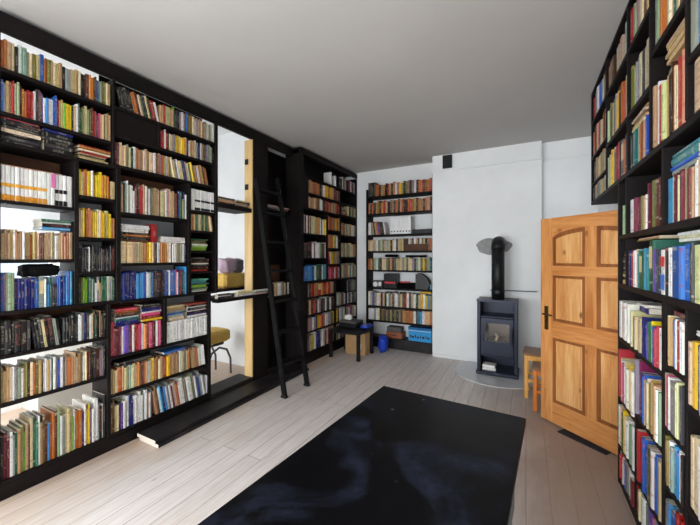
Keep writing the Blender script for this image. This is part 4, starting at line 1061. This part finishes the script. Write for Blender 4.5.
# ------------------------------------------------------------------ alcove shelf contents
for k in range(7):
    x = -2.115 + k*.0535
    o = thing('magazine_file', f'{ordw(k+1)} white magazine file counting toward the stove, third alcove shelf', 'magazine file', 'white magazine files on the alcove shelf', (x, AY+.01, Z(.42)+.001))
    MB().cbox(0, .052, 0, .20, 0, .30, .002).build('file_body', M['whiteplastic'], o)
    MB().tube([(.026,-.0006,.045),(.026,.0005,.045)], .013, 12).build('finger_hole', M['blackcase'], o)
for k in range(3):
    t_ = .022
    o = MB().cbox(-.16, .16, 0, .18, 0, t_, .003).build('binder', M['blackcase'])
    o.location = (-1.555, AY+.03, Z(.42)+.0015+k*(t_+.001)); tag(o, f'flat black binder, {ordw(k+1)} from the bottom beside the white files', 'binder', 'black binders beside the white files')
tag(TRAY.build('wooden_tray', M['brown']), 'flat dark brown wooden tray standing before the books, fourth alcove shelf', 'tray')
zA = Z(-.535)+.001
o = thing('radio', 'small white and grey radio on the sixth alcove shelf', 'radio', None, (-2.47, AY+.03, zA))
MB().cbox(0, .19, 0, .10, 0, .13, .006).build('housing', M['greycase'], o); MB().tube([(.06,-.006,.06),(.06,.0005,.06)], .045, 16).build('speaker_cone', M['whiteplastic'], o); MB().cbox(.12,.175,-.004,-.0005,.03,.10,.002).build('front_plate', M['whiteplastic'], o)
o = thing('amplifier', 'square black box beside the small radio on the sixth alcove shelf', 'box', None, (-2.25, AY+.03, zA))
MB().cbox(0, .24, 0, .18, 0, .255, .005).build('housing', M['blackcase'], o); MB().cbox(.02,.22,-.004,-.0005,.08,.11,.002).build('trim_line', M['red'], o)
o = MB().cbox(-.17, .17, 0, .16, 0, .10, .012).build('carry_bag', M['blackcloth']); o.location = (-1.83, AY+.03, zA); tag(o, 'low black cloth bag between the two black boxes, alcove shelf', 'bag')
o = MB().cbox(-.08, .08, 0, .12, 0, .02, .003).build('folder', M['red']); o.location = (-1.86, AY+.04, zA+.1015); o.rotation_euler = (0,0,.2); tag(o, 'small red folder lying on the low black bag', 'folder')
o = thing('projector', 'round-topped black machine with grey side on the sixth alcove shelf', 'machine', None, (-1.645+.0, AY+.03, zA))
pp = [(0,0),(.17,0),(.17,.12)] + [(.0+.17*math.cos(a_), .12+.13*math.sin(a_)) for a_ in [PI/2*k/8 for k in range(1,9)]]
pp = [(-.02,0),(.20,0)] + [(.20*math.cos(a_), .05+.205*math.sin(a_)) for a_ in [PI/2*k/10 for k in range(0,11)]] + [(-.02,.255)]
MB().prism(pp, 0, .16, 'y').build('housing', M['blackcase'], o)
rb = MB()
for k in range(10):
    a0_, a1_ = PI/2*k/10, PI/2*(k+1)/10
    rb.prism([(.201*math.cos(a0_), .05+.206*math.sin(a0_)), (.216*math.cos(a0_), .05+.22*math.sin(a0_)), (.216*math.cos(a1_), .05+.22*math.sin(a1_)), (.201*math.cos(a1_), .05+.206*math.sin(a1_))], .0, .15, 'y')
rb.build('rim', M['greycase'], o)
o = thing('plastic_box', 'small teal plastic box at the stove end of the sixth alcove shelf', 'box', None, (-1.415+.0, AY+.03, zA))
o.location.x = -1.4215
MB().cbox(0, .042, 0, .12, 0, .09, .004).build('body', M['teal'], o)
for (x, w_, z, lab) in ((-2.15,.24,.0,'black'), ):
    pass
for (x, w_, t_, lab) in ((-2.13, .22, .05, 'flat black case on the fifth-shelf books, far from the stove'), (-1.68, .36, .035, 'long flat black tripod bag on the fifth-shelf books')):
    o = MB().cbox(-w_/2, w_/2, 0, .12, 0, t_, .012).build('equipment_bag', M['blackcloth']); o.location = (x, AY+.05, Z(-.215)+.2285); tag(o, lab, 'bag')
o = MB().cbox(-.09, .09, 0, .13, 0, .03, .004).build('folder', M['yellowcard']); o.location = (-1.49, AY+.03, Z(-.86)+.2605); tag(o, 'yellow folder lying on the seventh-shelf books of the alcove', 'folder')
zb_ = Z(-1.42)+.001
o = thing('storage_box', 'bright sky blue storage box on the bottom alcove shelf', 'box', None, (-1.785, AY+.01, zb_))
MB().cbox(0, .40, 0, .22, 0, .20, .004).build('box_body', M['bluecrate'], o); MB().cbox(-.004, .404, -.004, .224, .2005, .235, .004).build('lid', M['bluedark'], o)
sk = MB()
for k, (x0, x1, h_) in enumerate(((.03,.05,.05),(.06,.10,.035),(.115,.135,.06),(.15,.19,.03),(.205,.22,.055),(.24,.28,.04),(.30,.315,.06),(.325,.37,.035))): sk.box(x0, x1, -.0012, -.0004, .055, .055+h_)
sk.build('dark_print', M['blackcase'], o)
MB().box(.01, .39, -.0012, -.0004, .175, .182).build('pale_line', M['whiteplastic'], o)
o = thing('suitcase', 'brown leatherette case lying on the bottom alcove shelf', 'case', None, (-2.20, AY+.02, zb_))
MB().cbox(0, .30, 0, .2, 0, .115, .008).build('case_body', M['leather'], o); MB().cbox(.11, .19, -.012, -.0005, .05, .065, .003).build('handle', M['blackcase'], o)
o = MB().cbox(-.13, .13, 0, .17, 0, .08, .006).build('document_box', M['greycase']); o.location = (-2.06, AY+.03, zb_+.1165); tag(o, 'dark grey document box lying on the brown leatherette case', 'box')

# ------------------------------------------------------------------ odds and ends in and behind the long bookcase
crumple('cloth_bag', 'blackcloth', (-3.15, 1.035, Z(-.355)+.2205+.0475), (.10,.105,.0465), 'black cloth bag stuffed on top of the blue books, end bay', 'bag', 3, 2, .35)
o = MB().cbox(-.10, .10, -.15, .15, 0, .014, .002).build('notebook', M['leather']); 
bpy.data.objects.remove(o)
o = MB().cbox(-.13, .13, -.21, .21, 0, .19, .03).build('cushion', M['mustard'])
o.location = (-3.52, 3.15, Z(-.395)+.001); tag(o, 'mustard yellow block cushion on the ledge in the loft opening', 'cushion')
crumple('pillow', 'mauve', (-3.50, 3.06, Z(-.395)+.192+.105), (.10,.13,.105), 'mauve pillow lying on the mustard cushion', 'pillow', 3, 12)
crumple('pillow', 'greycloth', (-3.53, 3.275, Z(-.395)+.192+.10), (.07,.07,.10), 'grey pillow standing on the mustard cushion', 'pillow', 3, 14)
# chair in the side room, seen through the opening
cz = thing('chair', 'side-room chair with tan seat block and curved grey frame behind the opening', 'chair', None, (-3.74, 3.02, 0))
MB().cbox(-.17, .17, -.19, .19, .47, .63, .03).build('seat', M['mustard'], cz)
for sx in (-1, 1):
    MB().tube([(sx*.15,-.19,.012),(sx*.15,-.185,.22),(sx*.15,-.12,.36),(sx*.15,0,.41),(sx*.15,.12,.36),(sx*.15,.185,.22),(sx*.15,.19,.012)], .014, 8).build('leg', M['greycase'], cz)
MB().cbox(-.13, .13, -.10, .10, .43, .469, .01).build('seat_support', M['greycase'], cz)
# pale bench in the side room behind the end bay
bn = thing('bench', 'white boxed bench with thick pale wooden top in the side room behind the end bay', 'bench', None, (-4.545, 1.70, 0))
MB().cbox(-.20, .20, -.28, 1.2, .20, .30, .006).build('bench_top', M['bench'], bn)
MB().cbox(-.19, .197, -.27, 1.18, .0005, .1995, .004).build('bench_box', M['pale'], bn)

# ------------------------------------------------------------------ light: daylight through the windows
wd = bpy.data.worlds.new('daylight'); SC.world = wd; wd.use_nodes = True
bg = wd.node_tree.nodes['Background']; bg.inputs[0].default_value = (.80, .90, 1, 1); bg.inputs[1].default_value = 1.6
def area(name, loc, rot, sx, sy, watts, col=(1,1,1)):
    d = bpy.data.lights.new(name, 'AREA'); d.shape = 'RECTANGLE'; d.size = sx; d.size_y = sy; d.energy = watts; d.color = col
    o = bpy.data.objects.new(name, d); COL.objects.link(o); o.location = loc; o.rotation_euler = rot
    return o
area('daylight_left_window', (-3.55, -1.07, 1.50), (0, -PI/2+.3, 0), 1.5, 1.65, 255, (.93,.97,1))
area('daylight_rear_window', (-1.95, YN-.2, 1.5), (PI/2-.25, 0, 0), 1.5, 1.6, 150, (.95,.98,1))
area('daylight_rear_window', (-.1, YN-.2, 1.5), (PI/2-.25, 0, 0), 1.2, 1.6, 100, (.95,.98,1))
area('daylight_side_room', (-4.12, -.2, 1.5), (PI/2-.45, 0, 0), 1.0, 2.0, 85, (.95,.98,1))  # added lamp outside the unseen near window, rakes along the outer wall
area('daylight_side_room', (-5.0, 1.15, 1.44), (0, -PI/2, 0), 1.0, 1.2, 14, (.95,.98,1))

vs = SC.view_settings
SC.display_settings.display_device = 'sRGB'
vs.view_transform = 'Standard'; vs.look = 'None'; vs.gamma = 1; vs.use_curve_mapping = False; vs.exposure = 0.0
SC.cycles.use_denoising = True
SC.cycles.max_bounces = 8; SC.cycles.diffuse_bounces = 5
SC.cycles.sample_clamp_indirect = 6
